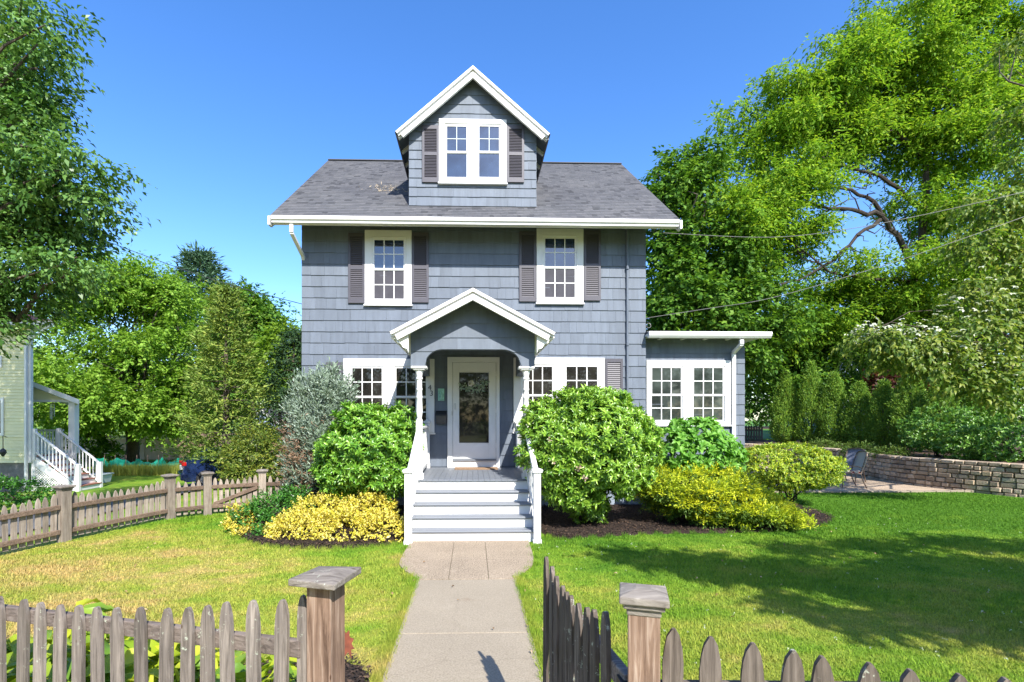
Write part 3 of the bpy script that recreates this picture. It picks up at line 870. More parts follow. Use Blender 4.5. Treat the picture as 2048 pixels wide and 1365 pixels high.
# ---- porch
PF = .895                      # porch floor height
PY = 8.86                      # porch floor front edge
mb = MB()
for i in range(22):            # floor boards running front to back
    x = -1.12 + i * .10184
    mb.box(x, x + .098, PY - .03 + random.Random(i).uniform(0, .003), YW - .02, PF - .03, PF - random.Random(i).uniform(0, .0015))
mb.build('porch_floor', 'deck', house)
for sx in (-1, 1):
    MB().box(sx * 1.10, sx * 1.06, PY + .02, YW - .02, .0, PF - .032).build('porch_skirt', 'white', house)
RIS = PF / 5
for i in range(5):
    zt_ = PF - i * RIS; y = PY - .2125 * i
    if i:
        hw = 1.0 if i < 4 else 1.035
        MB().box(-hw, hw, y - .03, y + .2125 - .004, zt_ - .035, zt_).build('tread', 'deck', house, bevel=.012)
    MB().box(-.985, .985, y, y + .02, zt_ - RIS - (.08 if i == 4 else 0), zt_ - .036).build('riser', 'white', house)
for sx in (-1, 1):
    MB().prism([(PY - .85, 0), (PY + .02, 0), (PY + .02, PF - .04), (PY - .0, PF - .04), (PY - .85, RIS - .04)], (sx * .99, 0, 0), (0, 1, 0), (0, 0, 1), (sx, 0, 0), 0, .03).build('stringer', 'white', house)

def newel(x, y, z0, z1, w, name='newel_post'):
    mb = MB().box(x - w / 2, x + w / 2, y - w / 2, y + w / 2, z0, z1 - .055)
    mb.box(x - w / 2 - .012, x + w / 2 + .012, y - w / 2 - .012, y + w / 2 + .012, z0, z0 + .10)
    o = mb.build(name, 'white', house, bevel=.004)
    c = MB().box(x - w / 2 - .022, x + w / 2 + .022, y - w / 2 - .022, y + w / 2 + .022, z1 - .055, z1 - .03)
    h = w / 2 + .03
    c.add([(x - h, y - h, z1 - .03), (x + h, y - h, z1 - .03), (x + h, y + h, z1 - .03), (x - h, y + h, z1 - .03), (x - h, y - h, z1 - .012), (x + h, y - h, z1 - .012), (x + h, y + h, z1 - .012), (x - h, y + h, z1 - .012), (x, y, z1 + .02)],
          [(0, 3, 2, 1), (0, 1, 5, 4), (1, 2, 6, 5), (2, 3, 7, 6), (3, 0, 4, 7), (4, 5, 8), (5, 6, 8), (6, 7, 8), (7, 4, 8)])
    c.build('post_cap', 'white', o)
    return o
NY = 7.94
NX = 1.02
for sx in (-1, 1):
    newel(sx * NX, NY, -.05, 1.17, .112)
    newel(sx * 1.0, YW - .10, PF, 1.93, .10)
def baluster(x, y, z0, z1, parent):
    return MB().box(x - .016, x + .016, y - .016, y + .016, z0, z1).build('baluster', 'white', parent)
CYc = 8.96                     # column centres
CXc = .955
for sx in (-1, 1):
    a = np.array([sx * NX, NY + .03, 1.06]); b = np.array([sx * CXc, CYc - .06, 1.78])
    top = MB().bar(a, b, .085, .055)
    r = top.build('handrail', 'white', house, bevel=.01)
    a2 = a + np.array([0, 0, -.70]); b2 = b + np.array([0, 0, -.72])
    MB().bar(a2, b2, .04, .06).build('bottom_rail', 'white', r)
    for i in range(1, 8):
        t = i / 8; p = a + (b - a) * t; q = a2 + (b2 - a2) * t
        baluster(p[0], p[1], q[2], p[2] - .03, r)
    r = MB().bar((sx * CXc, CYc + .05, 1.80), (sx * 1.0, YW - .15, 1.80), .085, .05).build('handrail', 'white', house, bevel=.01)
    MB().bar((sx * CXc, CYc + .05, 1.01), (sx * 1.0, YW - .15, 1.01), .04, .06).build('bottom_rail', 'white', r)
    for i in range(1, 17):
        t = i / 17
        baluster(sx * (CXc + .045 * t), CYc + .05 + (YW - CYc - .2) * t, 1.03, 1.78, r)
    # turned column on a square base
    c = (sx * CXc, CYc, 0)
    mb = MB().box(c[0] - .055, c[0] + .055, c[1] - .055, c[1] + .055, PF, 1.93)
    mb.box(c[0] - .075, c[0] + .075, c[1] - .075, c[1] + .075, PF, PF + .09)
    mb.lathe([(.056, 1.925), (.056, 1.95), (.040, 1.975), (.050, 2.03), (.060, 2.10), (.054, 2.2), (.050, 2.33), (.057, 2.34), (.057, 2.365), (.049, 2.375), (.047, 2.47), (.055, 2.48), (.055, 2.505), (.047, 2.515), (.045, 2.66), (.058, 2.675), (.058, 2.70), (.048, 2.715), (.052, 2.74), (.066, 2.80), (.066, 2.86)], c, 18)
    mb.build('column', 'white', house)
    MB().box(c[0] - .14, c[0] + .14, c[1] - .11, c[1] + .13, 2.86, 2.90).box(c[0] - .10, c[0] + .10, c[1] - .09, c[1] + .10, 2.835, 2.86).build('column_cap', 'white', house, bevel=.006)

# porch gable: shingled panel with a flattened arch cut out of it
GY = 8.88; GHW = 1.10
p_apex, p_half, PRY = 4.19, 1.405, 8.50
p_sl = (p_apex - 3.44) / p_half
def g_bot(u):
    a = abs(u)
    fl, sp = .53, .845
    if a > sp: return 2.905
    if a < fl: return 3.20
    t = (a - fl) / (sp - fl)
    return 2.935 + (3.20 - 2.935) * math.sqrt(max(0, 1 - t * t))
def g_top(u): return p_apex - .10 - p_sl * abs(u)
mb = MB()
shingles(mb, (0, GY, 0), (1, 0, 0), (0, 0, 1), (0, -1, 0), -GHW, GHW, g_bot, g_top, .25, .5, 1.1, .018, .002, 31, fine=.025)
N_ = 88
for i in range(N_):            # solid body behind the cladding
    ua = -GHW + 2 * GHW * i / N_; ub = -GHW + 2 * GHW * (i + 1) / N_
    za, zb = g_bot(ua + 1e-6), g_bot(ub - 1e-6)
    mb.add([(ua, GY + .002, za), (ub, GY + .002, zb), (ub, GY + .002, g_top(ub)), (ua, GY + .002, g_top(ua)), (ua, GY + .13, za), (ub, GY + .13, zb), (ub, GY + .13, g_top(ub)), (ua, GY + .13, g_top(ua))],
           [(0, 1, 2, 3), (5, 4, 7, 6), (4, 5, 1, 0)])
for a, b in ((-.845, 0), (.845, 0)):
    mb.box(a - .002, a + .002, GY, GY + .13, 2.905, 2.94)
mb.build('gable_panel', 'shingle', house)
for sx in (-1, 1):             # side beams of the porch
    MB().box(sx * (GHW - .005), sx * (GHW - .15), GY + .135, YW - .02, 2.905, 3.50).build('porch_beam', 'shingle', house)
MB().box(-GHW + .15, GHW - .15, GY + .135, YW - .02, 3.50, 3.52).build('porch_ceiling', 'offwhite', house)
proof = gable_roof(house, p_apex, p_sl, p_half, PRY, YW - .022, .05, 'porch_roof', 90)
rakes(proof, p_apex, p_sl, p_half, PRY, .035, .09)
for sx in (-1, 1):             # white soffit, rafter ends and eave board down each side
    e = p_half - .03; zz = p_apex - p_sl * e - .065
    MB().add([(sx * e, PRY + .05, zz), (sx * GHW, PRY + .05, zz + p_sl * (e - GHW)), (sx * GHW, YW - .03, zz + p_sl * (e - GHW)), (sx * e, YW - .03, zz)], [(0, 1, 2, 3)]).build('soffit', 'white', proof)
    zi = zz + p_sl * (e - GHW)
    for y in (8.56, 8.92, 9.5, 10.1, 10.7):
        MB().prism([(GHW, zi), (e, zz), (e, zz - .045), (e - .06, zz - .07), (e - .08, zz - .12), (GHW + .13, zz - .14), (GHW + .09, zz - .21), (GHW + .02, zz - .23), (GHW, zz - .30)], (0, y, 0), (sx, 0, 0), (0, 0, 1), (0, 1, 0), 0, .06).build('bracket', 'offwhite', proof)
    MB().bar((sx * (e + .012), PRY + .05, zz + .01), (sx * (e + .012), YW - .03, zz + .01), .025, .10).build('fascia', 'white', proof)

# ---- front door
yf = YW - .02
a = P(895, 715, yf); b = P(999, 935, yf)
fx0, fx1, fz1, fz0 = a[0], b[0], a[2], PF
mb = MB()
mb.box(fx0, fx1, yf - .05, yf + .015, fz1 - .11, fz1)
mb.box(fx0, fx0 + .115, yf - .05, yf + .015, fz0, fz1 - .11); mb.box(fx1 - .075, fx1, yf - .05, yf + .015, fz0, fz1 - .11)
mb.box(fx0 + .115, fx1 - .075, yf - .035, yf + .015, fz0, fz0 + .15)
mb.build('door_frame', 'white', house, bevel=.004)
MB().box(fx0 + .117, fx1 - .077, yf - .07, yf + .01, fz0 + .152, fz0 + .185).build('threshold', 'deck', house)
dx0, dx1 = fx0 + .12, fx1 - .08
dz0, dz1 = fz0 + .19, fz1 - .115
ga = P(918.5, 745.5, yf); gb = P(977.5, 886, yf)
mb = MB()
mb.box(dx0, ga[0], yf - .03, yf, dz0, dz1); mb.box(gb[0], dx1, yf - .03, yf, dz0, dz1)
mb.box(ga[0], gb[0], yf - .03, yf, ga[2], dz1); mb.box(ga[0], gb[0], yf - .03, yf, dz0, gb[2])
frame(mb, ga[0] - .018, gb[0] + .018, gb[2] - .018, ga[2] + .018, .018, yf - .036, yf - .029)
for z in (dz0 + .3, (dz0 + dz1) / 2, dz1 - .25):
    mb.box(dx1 - .012, dx1 + .02, yf - .037, yf - .029, z - .05, z + .05)
door = mb.build('door', 'white', house, bevel=.003)
MB().add([(ga[0] - .005, yf - .012, gb[2] - .005), (gb[0] + .005, yf - .012, gb[2] - .005), (gb[0] + .005, yf - .012, ga[2] + .005), (ga[0] - .005, yf - .012, ga[2] + .005)], [(0, 1, 2, 3)]).build('pane', 'doorglass', door)
h = P(910, 816, yf - .03)
MB().box(h[0] - .012, h[0] + .012, yf - .06, yf - .031, h[2] - .04, h[2] + .10).box(h[0] - .075, h[0] - .055, yf - .058, yf - .052, h[2] - .17, h[2] - .08).build('handle', 'rim', door, bevel=.004)

# ---- sunroom
SY = 11.32
SX1 = P(1488, 800, SY)[0]
ra = P(1540, 665, 10.92)
SZ = 3.80
mb = MB().box(XR + .001, SX1, SY, SY + 4.2, .4, SZ)
shingles(mb, (XR + .002, SY, 0), (1, 0, 0), (0, 0, 1), (0, -1, 0), 0, SX1 - XR + .012, lambda u: .42, lambda u: SZ - .01, .235, .13, .34, .02, .003, 41)
shingles(mb, (SX1, SY, 0), (0, 1, 0), (0, 0, 1), (1, 0, 0), 0, 4.2, lambda u: .42, lambda u: SZ - .01, .235, .13, .34, .02, .003, 42)
mb.build('sunroom_wall', 'shingle', house)
MB().box(XR + .001, SX1 - .03, SY + .03, SY + 4.17, -.3, .4).build('foundation', 'found', house)
mb = MB().box(XR + .003, ra[0] - .03, 10.92, SY + 4.5, SZ + .05, SZ + .09).box(XR + .003, ra[0] - .16, 10.98, SY + 4.4, SZ + .091, SZ + .115)
sroof = mb.build('sunroom_roof', 'asphalt_shingle', house)
MB().box(XR + .003, ra[0] - .05, 10.95, SY + 4.45, SZ, SZ + .048).build('soffit', 'offwhite', sroof)
MB().prism([(.10, SZ + .088), (-.02, SZ + .088), (-.03, SZ + .05), (-.015, SZ + .0), (.02, SZ - .045), (.10, SZ - .045)], (XR + .004, 10.86, 0), (0, 1, 0), (0, 0, 1), (1, 0, 0), 0, ra[0] - XR).build('gutter', 'white', sroof)
for i in range(4):
    x = XR + .35 + i * .52
    MB().box(x, x + .05, 10.97, SY - .03, SZ - .035, SZ - .002).build('rafter_tail', 'offwhite', sroof)
w = window((1292.5, 1460, 721, 850), [(1303.5, 1361, 736.5, 790, 840), (1387, 1444.5, 736.5, 790.5, 840)], SY, pane='sunglass', screen='sunglass')
a = P(1483, 680, 10.90); b = P(1467, 706, SY - .06)
pipe([a, a - UP * .10, b, (b[0], b[1], .12), (b[0] + .02, b[1] - .25, .05)], .085, .065, 'white')

# things fixed to or standing on the porch
def numeral(ch, x, y, label):
    cu = bpy.data.curves.new('numeral', 'FONT'); cu.body = ch; cu.size = .165; cu.extrude = .004; cu.align_x = 'CENTER'; cu.align_y = 'CENTER'
    tmp = bpy.data.objects.new('numeral', cu); COL.objects.link(tmp)
    bpy.context.view_layer.update()
    me = bpy.data.meshes.new_from_object(tmp.evaluated_get(bpy.context.evaluated_depsgraph_get()))
    bpy.data.objects.remove(tmp)
    o = link_mesh('house_number', me, 'iron')
    p = P(x, y, YW - .094)
    o.location = Vector(p); o.rotation_euler = (PI / 2, 0, 0)
    tag(o, label, 'house number', 'house numerals')
numeral('4', 859.5, 776, 'black numeral 4 on the white window casing beside the front door')
numeral('3', 863, 787.5, 'black numeral 3 on the white window casing beside the front door')

a = P(876, 777.5, YW - .03); b = P(888.5, 802, YW - .03)
t = thing('wall_lamp', ((a[0] + b[0]) / 2, YW - .03, b[2]), 'green patina wall lamp on dark shingles above the black mailbox', 'wall lamp')
MB().box(a[0], b[0], YW - .045, YW - .02, b[2], a[2]).build('back_plate', 'patina', t, bevel=.004)
c = ((a[0] + b[0]) / 2, YW - .08, 0)
MB().lathe([(.012, b[2] + .03), (.035, b[2] + .05), (.04, b[2] + .10), (.022, b[2] + .18), (.018, b[2] + .19)], c, 12).build('lamp_shade', 'patina', t)
a = P(872.5, 822, YW - .03); b = P(893, 847.5, YW - .03)
t = thing('mailbox', ((a[0] + b[0]) / 2, YW - .03, b[2]), 'dark bronze wall mailbox beside the white front door', 'mailbox')
MB().prism([(0, b[2]), (-.10, b[2]), (-.10, a[2] - .09), (0, a[2] - .03)], (a[0], YW - .02, 0), (0, 1, 0), (0, 0, 1), (1, 0, 0), 0, b[0] - a[0]).build('box', 'mailmetal', t, bevel=.004)
MB().prism([(0, a[2] - .028), (-.115, a[2] - .088), (-.115, a[2] - .115), (-.105, a[2] - .115), (-.105, a[2] - .078), (0, a[2])], (a[0] - .008, YW - .02, 0), (0, 1, 0), (0, 0, 1), (1, 0, 0), 0, b[0] - a[0] + .016).build('lid', 'iron', t, bevel=.003)
t = thing('pendant_lamp', (-.02, 9.7, 3.49), 'small black iron lantern hanging from the porch ceiling', 'lamp')
mb = MB().lathe([(.05, 3.475), (.05, 3.498)], (-.02, 9.7, 0), 12); mb.tube([(-.02, 9.7, 3.48), (-.02, 9.7, 3.38)], .007, 6)
mb.build('canopy', 'iron', t)
mb = MB()
for k in range(6):
    an = k * PI / 3; x, y = -.02 + .085 * math.cos(an), 9.7 + .085 * math.sin(an)
    mb.tube([(-.02, 9.7, 3.32), (-.02 + .04 * math.cos(an), 9.7 + .04 * math.sin(an), 3.33), (x, y, 3.37), (x, y, 3.42)], .006, 5)
mb.build('arms', 'iron', t)

a = P(910, 937.5, 10.9); b = P(995, 937.5, 10.9)
mb = MB().box(a[0], b[0], YW - .55, YW - .12, PF + .001, PF + .018)
tag(mb.build('door_mat', 'mat', bevel=.004), 'brown coir door mat on the grey porch floor', 'door mat')

# flower swag on the door glass
rng = np.random.default_rng(5)
wc = P(945, 768, yf - .02)
t = thing('door_wreath', wc, 'spray of white rose and grey green leaves hung on the glass door', 'wreath')
n = 90
tt = rng.random(n); x = -.26 + .56 * tt
C = np.stack([wc[0] + x + .0, np.full(n, wc[1] - .012), wc[2] - .05 - .12 * np.sin(tt * 3.0) * .6 + rng.normal(size=n) * .035 + .10 * (tt > .85)], 1)
D = unit(np.stack([np.sign(x) * .6 + rng.normal(size=n) * .8, -np.abs(rng.normal(size=n)) * .35, rng.normal(size=n) * .8], 1)); 
leaf_object('leaves', leaf_arrays(C, D, np.tile([0, -1., 0], (n, 1)) + rng.normal(size=(n, 3)) * .4, .075 * (.7 + .6 * rng.random(n)), .035, 'long'), leafmat('wreath_leaves', [(.14, .22, .17), (.25, .34, .26), (.38, .45, .34)], .1, .5), t)
fc = P(942, 767, yf - .05)
n = 46; ph = rng.random(n) * 6.28; el = np.linspace(.15, 1.5, n)
D = np.stack([np.cos(ph) * np.cos(el), -np.sin(el), np.sin(ph) * np.cos(el)], 1)
leaf_object('rose', leaf_arrays(np.tile(fc, (n, 1)) + D * .012 - np.array([0, .0, 0]), D, unit(np.cross(D, [0, 0, 1.]) + [0, -1, 0]), .065 * (1.1 - .5 * el / 1.5), .06, 'long', .5), leafmat('white_petals', [(.80, .78, .70), (.86, .85, .80)], .2, .5, tcol=(1, 1, .95)), t)
n = 40
C = np.stack([wc[0] + .20 + rng.normal(size=n) * .05, np.full(n, wc[1] - .03), wc[2] - .04 + rng.normal(size=n) * .10], 1)
D = unit(rng.normal(size=(n, 3)) + [0, -1, 0])
leaf_object('small_blossom', leaf_arrays(C, D, np.tile([0, -1., .3], (n, 1)), .025, .02), 'bract' if False else LF['bract'], t)

# ------------------------------------------------------------------ the ground and what lies on it
def in_poly(x, y, poly):
    c = np.zeros(len(x), bool); n = len(poly); j = n - 1
    for i in range(n):
        xi, yi = poly[i][0], poly[i][1]; xj, yj = poly[j][0], poly[j][1]
        with np.errstate(divide='ignore', invalid='ignore'):
            c ^= ((yi > y) != (yj > y)) & (x < (xj - xi) * (y - yi) / (yj - yi + 1e-12) + xi)
        j = i
    return c

def smooth_poly(pts, it=2):
    pts = [np.array(p[:2], float) for p in pts]
    for _ in range(it):
        q = []
        for i in range(len(pts)):
            a, b = pts[i], pts[(i + 1) % len(pts)]
            q += [a * .75 + b * .25, a * .25 + b * .75]
        pts = q
    return [tuple(p) for p in pts]

gx = np.concatenate([[-900, -400, -200, -100, -60], np.arange(-40, 30.1, 1.0), [45, 70, 120, 250, 500, 900]])
gy = np.concatenate([[-900, -300, -100, -50, -30], np.arange(-20, 50.1, 1.0), [60, 80, 120, 250, 500, 900]])
XX, YY = np.meshgrid(gx, gy)
ZZ = hgt(XX) - .012
V = np.stack([XX, YY, ZZ], -1).reshape(-1, 3)
nx, ny = len(gx), len(gy)
i = np.arange(nx - 1)[None, :] + nx * np.arange(ny - 1)[:, None]
F = np.stack([i, i + 1, i + 1 + nx, i + nx], -1).reshape(-1, 4)
g = np_mesh('ground', V, F, 'turf', smooth=True)
tag(g, 'green and straw coloured lawn spreading round the house', kind='structure')

def sheet(name, poly, z, material, label, thick=.0, kind='structure', follow=False):
    mb = MB(); n = len(poly)
    zz = [z + (float(hgt(p[0])) if follow else 0) for p in poly]
    if thick:
        mb.add([(p[0], p[1], h) for p, h in zip(poly, zz)] + [(p[0], p[1], h - thick) for p, h in zip(poly, zz)],
               [tuple(range(n))] + [(k, k + n, (k + 1) % n + n, (k + 1) % n) for k in range(n)])
    else:
        mb.add([(p[0], p[1], h) for p, h in zip(poly, zz)], [tuple(range(n))])
    o = mb.build(name, material)
    return tag(o, label, kind=kind)

def ccw(poly):
    a = sum(poly[i][0] * poly[(i + 1) % len(poly)][1] - poly[(i + 1) % len(poly)][0] * poly[i][1] for i in range(len(poly)))
    return list(poly) if a > 0 else list(reversed(poly))

# front walk: plain slabs, then a flared apron of exposed aggregate in three strips
PX0, PX1 = -.68, .53
mb = MB()
ys = [-3.0, -1.5, 0, 1.45, 3.0, 4.55, 6.08]
for a, b in zip(ys[:-1], ys[1:]):
    mb.box(PX0, PX1, a + .004, b - .004, -.10, .012)
tag(mb.build('walkway', 'concrete', bevel=.006), 'beige concrete front walk leading to the porch steps', kind='structure')
ap_l = [(-.68, 6.08), (-.74, 6.25), (-.90, 6.50), (-.995, 6.75), (-1.01, 7.1), (-1.0, 7.6), (-.985, 8.03)]
ap_r = [(.53, 6.08), (.58, 6.25), (.72, 6.5), (.82, 6.75), (.86, 7.1), (.88, 7.6), (.89, 8.03)]
mb = MB()
def xl(y): return np.interp(y, [p[1] for p in ap_l], [p[0] for p in ap_l])
def xr(y): return np.interp(y, [p[1] for p in ap_r], [p[0] for p in ap_r])
for y0, y1 in ((6.085, 6.93), (6.934, 8.03)):
    yy = np.linspace(y0, y1, 9)
    for c0, c1 in (('l', -.30), (-.294, .19), (.196, 'r')):
        A = [(xl(y) if c0 == 'l' else c0, y) for y in yy]; B = [(xr(y) if c1 == 'r' else c1, y) for y in yy]
        poly = A[::-1] + B; poly = ccw(poly); n = len(poly)
        mb.add([(p[0], p[1], .014) for p in poly] + [(p[0], p[1], -.1) for p in poly], [tuple(range(n))] + [(k, k + n, (k + 1) % n + n, (k + 1) % n) for k in range(n)])
tag(mb.build('walkway', 'aggregate'), 'flared aggregate slab at the foot of the porch steps', kind='structure')
apron_poly = ap_l + ap_r[::-1]

def gp(x, y): return tuple(G(x, y)[:2])
bedL = smooth_poly([(-1.08, 7.95), gp(760, 1093), gp(660, 1098), gp(560, 1096), gp(490, 1086), gp(462, 1060), gp(456, 1030), (-4.9, 11.2), (-3.5, 11.6), (-1.0, 11.5)], 2)
bedR = smooth_poly([(1.08, 8.05), gp(1200, 1074), gp(1330, 1066), gp(1480, 1066), gp(1600, 1060), gp(1672, 1044), gp(1660, 1030), (7.3, 11.6), (7.0, 13.2), (6.3, 13.4), (6.0, 11.9), (1.0, 11.6)], 2)
bedF = smooth_poly([(-6.0, 1.6), (-.70, 1.6), (-.70, 3.72), (-.95, 4.1), (-1.3, 4.15), (-1.9, 3.95), (-3.6, 4.3), (-6.0, 5.2)], 2)
def bed(poly, name, label, seed):
    rng = np.random.default_rng(seed)
    px = [p[0] for p in poly]; py = [p[1] for p in poly]
    st = .05
    ax = np.arange(min(px), max(px) + st, st); ay = np.arange(min(py), max(py) + st, st)
    X, Y = np.meshgrid(ax, ay)
    ins = in_poly(X.ravel(), Y.ravel(), poly).reshape(X.shape)
    e = ins.astype(float)
    for _ in range(6):
        q = np.pad(e, 1, mode='constant'); e = (q[:-2, 1:-1] + q[2:, 1:-1] + q[1:-1, :-2] + q[1:-1, 2:] + q[1:-1, 1:-1]) / 5 * ins
    Z = -.03 + .075 * e + rng.random(X.shape) * .016 * ins
    i = np.arange(X.shape[1] - 1)[None, :] + X.shape[1] * np.arange(X.shape[0] - 1)[:, None]
    F = np.stack([i, i + 1, i + 1 + X.shape[1], i + X.shape[1]], -1)
    pad = ins[:-1, :-1] | ins[1:, :-1] | ins[:-1, 1:] | ins[1:, 1:]
    used, inv = np.unique(F[pad].ravel(), return_inverse=True)
    o = np_mesh(name, np.stack([X, Y, Z], -1).reshape(-1, 3)[used], inv.reshape(-1, 4), 'mulch', smooth=True)
    tag(o, label, kind='structure')
    n = int(pad.sum() * st * st * 900)
    cx = rng.uniform(min(px), max(px), n * 2); cy = rng.uniform(min(py), max(py), n * 2)
    k = in_poly(cx, cy, poly); cx, cy = cx[k], cy[k]; m = len(cx)
    D = unit(np.stack([rng.normal(size=m), rng.normal(size=m), rng.normal(size=m) * .25], 1))
    N = unit(np.array([0, 0, 1.]) + rng.normal(size=(m, 3)) * .35)
    return np.stack([cx, cy, .045 + rng.random(m) * .02], 1), D, N
ch = [bed(bedL, 'mulch_bed', 'dark bark mulch bed under the shrubs beside the steps', 1), bed(bedR, 'mulch_bed', 'dark bark mulch bed under the golden juniper', 2), bed(bedF, 'mulch_bed', 'black mulch bed with hostas inside the front fence', 3)]
C = np.concatenate([c[0] for c in ch]); D = np.concatenate([c[1] for c in ch]); N = np.concatenate([c[2] for c in ch])
rng = np.random.default_rng(4)
o = leaf_object('bark_chips', leaf_arrays(C, D, N, .035 * (.5 + rng.random(len(C))), .012 + .012 * rng.random(len(C)), 'quad', .1), 'chip')
tag(o, 'loose dark bark chips lying on the planting beds', 'mulch', kind='stuff')

patio = smooth_poly([(7.6, 13.35), (13.9, 13.1), (14.0, 13.6), (13.6, 15.5), (14.3, 18), (14.8, 22), (9.5, 23), (7.8, 16)], 1)
sheet('patio', ccw(patio), .004, 'gravel', 'pale gravel patio in front of the stone retaining wall')
mb = MB(); rr = random.Random(3)
x = 7.9
while x < 13.6:
    w = rr.uniform(.28, .42); mb.box(x, x + w - .012, 13.16, 13.32, -.02, .03 + rr.uniform(-.006, .006)); x += w
tag(mb.build('patio_edging', 'concrete', bevel=.012), 'pale stone edging between lawn and gravel patio', kind='structure')
drive = [(-16.5, 9.5), (-10.2, 7.0), (-8.6, 12), (-8.5, 20), (-9.0, 26), (-13.2, 26), (-11.8, 20), (-12.2, 16)]
mb = MB()
n_ = 24
for k in range(n_):
    pass
XXd = np.linspace(0, 1, 10); 
L0 = np.array([(-16.5, 8.0), (-14.8, 12), (-12.2, 16), (-11.4, 20), (-12.4, 26)]); R0 = np.array([(-9.6, 5.0), (-8.6, 12), (-8.3, 16), (-8.2, 20), (-8.6, 26)])
tt = np.linspace(0, 1, 41); ss = np.linspace(0, 1, 5)
Lp = np.stack([np.interp(tt, ss, L0[:, 0]), np.interp(tt, ss, L0[:, 1])], 1); Rp = np.stack([np.interp(tt, ss, R0[:, 0]), np.interp(tt, ss, R0[:, 1])], 1)
V = []
for k in range(41):
    for u in XXd:
        p = Lp[k] * (1 - u) + Rp[k] * u; V.append((p[0], p[1], float(hgt(p[0])) + .03))
F = [(k * 10 + j, k * 10 + j + 1, (k + 1) * 10 + j + 1, (k + 1) * 10 + j) for k in range(40) for j in range(9)]
mb.add(V, F)
tag(mb.build('driveway', 'asphalt'), 'grey asphalt driveway beyond the picket fence', kind='structure')

# retaining wall and the terrace it holds
wall_pl = [(11.0, 25.5), (13.9, 22.2), (14.2, 19.5), (13.55, 17.3), (13.0, 15.2), (13.2, 13.9), (13.85, 12.3), (15.2, 9.8), (17.5, 6.5)]
def arc_pts(pl, step=.05):
    pl = [np.array(p, float) for p in pl]
    for _ in range(2):
        q = [pl[0]]
        for a, b in zip(pl[:-1], pl[1:]): q += [a * .75 + b * .25, a * .25 + b * .75]
        pl = q + [pl[-1]]
    P_ = np.array(pl); d = np.concatenate([[0], np.cumsum(np.linalg.norm(np.diff(P_, axis=0), axis=1))])
    return P_, d
WP, WD = arc_pts(wall_pl)
def wat(s): return np.array([np.interp(s, WD, WP[:, 0]), np.interp(s, WD, WP[:, 1])])
TZ = .80
rr = random.Random(11); mb = MB()
z = -.06
course = 0
hs6 = [rr.uniform(.11, .15) for _ in range(7)]; hs6 = [v * (TZ + .09) / sum(hs6) for v in hs6]
for h in hs6:
    s = rr.uniform(-.2, 0)
    while s < WD[-1]:
        w = rr.uniform(.14, .33); a = wat(max(0, s + .003)); b = wat(min(WD[-1], s + w - .003))
        if np.linalg.norm(b - a) > .05:
            t = (b - a) / np.linalg.norm(b - a); nrm = np.array([t[1], -t[0]])
            if nrm[0] > 0: nrm = -nrm
            j = [rr.uniform(-.012, .012) for _ in range(8)]; pr = rr.uniform(.0, .045); back = -.22
            batter = -.05 * z
            def q(base, off, zz): return (base[0] + nrm[0] * off, base[1] + nrm[1] * off, zz)
            e = .017
            z0_, z1_ = z + .002 + j[0] * .5, z + h - .002 + j[1] * .5
            a2, b2 = a + t * (e + abs(j[2])), b - t * (e + abs(j[3]))
            o0 = batter; o1 = batter + .03 + pr
            vs = [q(a, o0, z0_), q(b, o0, z0_ + j[4] * .5), q(b, o0, z1_), q(a, o0, z1_ + j[5] * .5), q(a2, o1, z0_ + e), q(b2, o1 + j[6] * .6, z0_ + e), q(b2, o1, z1_ - e), q(a2, o1 + j[7] * .6, z1_ - e),
                  q(a, back, z0_), q(b, back, z0_), q(b, back, z1_), q(a, back, z1_)]
            mb.add(vs, [(4, 5, 6, 7), (0, 1, 5, 4), (1, 2, 6, 5), (2, 3, 7, 6), (3, 0, 4, 7), (8, 9, 1, 0), (9, 10, 2, 1), (10, 11, 3, 2), (11, 8, 0, 3)])
        s += w
    z += h; course += 1
sw = mb.build('retaining_wall', 'stone')
tag(sw, 'low curved tan stone retaining wall behind the gravel patio', 'retaining wall')
tp = [tuple(wat(s) + np.array([.10, .05])) for s in np.linspace(0, WD[-1], 60)] + [(60, 5.5), (90, 40), (90, 90), (11.0, 90)]
sheet('terrace', ccw(tp), TZ - .03, 'terrace', 'brown mulched terrace above the stone wall', thick=.9)
lw = [(9.0, 29.0), (30, 29.0), (60, 60), (9, 60)]
sheet('back_lawn', ccw(lw), TZ + .02, 'turf', 'sunlit lawn behind the evergreen row', thick=.05)

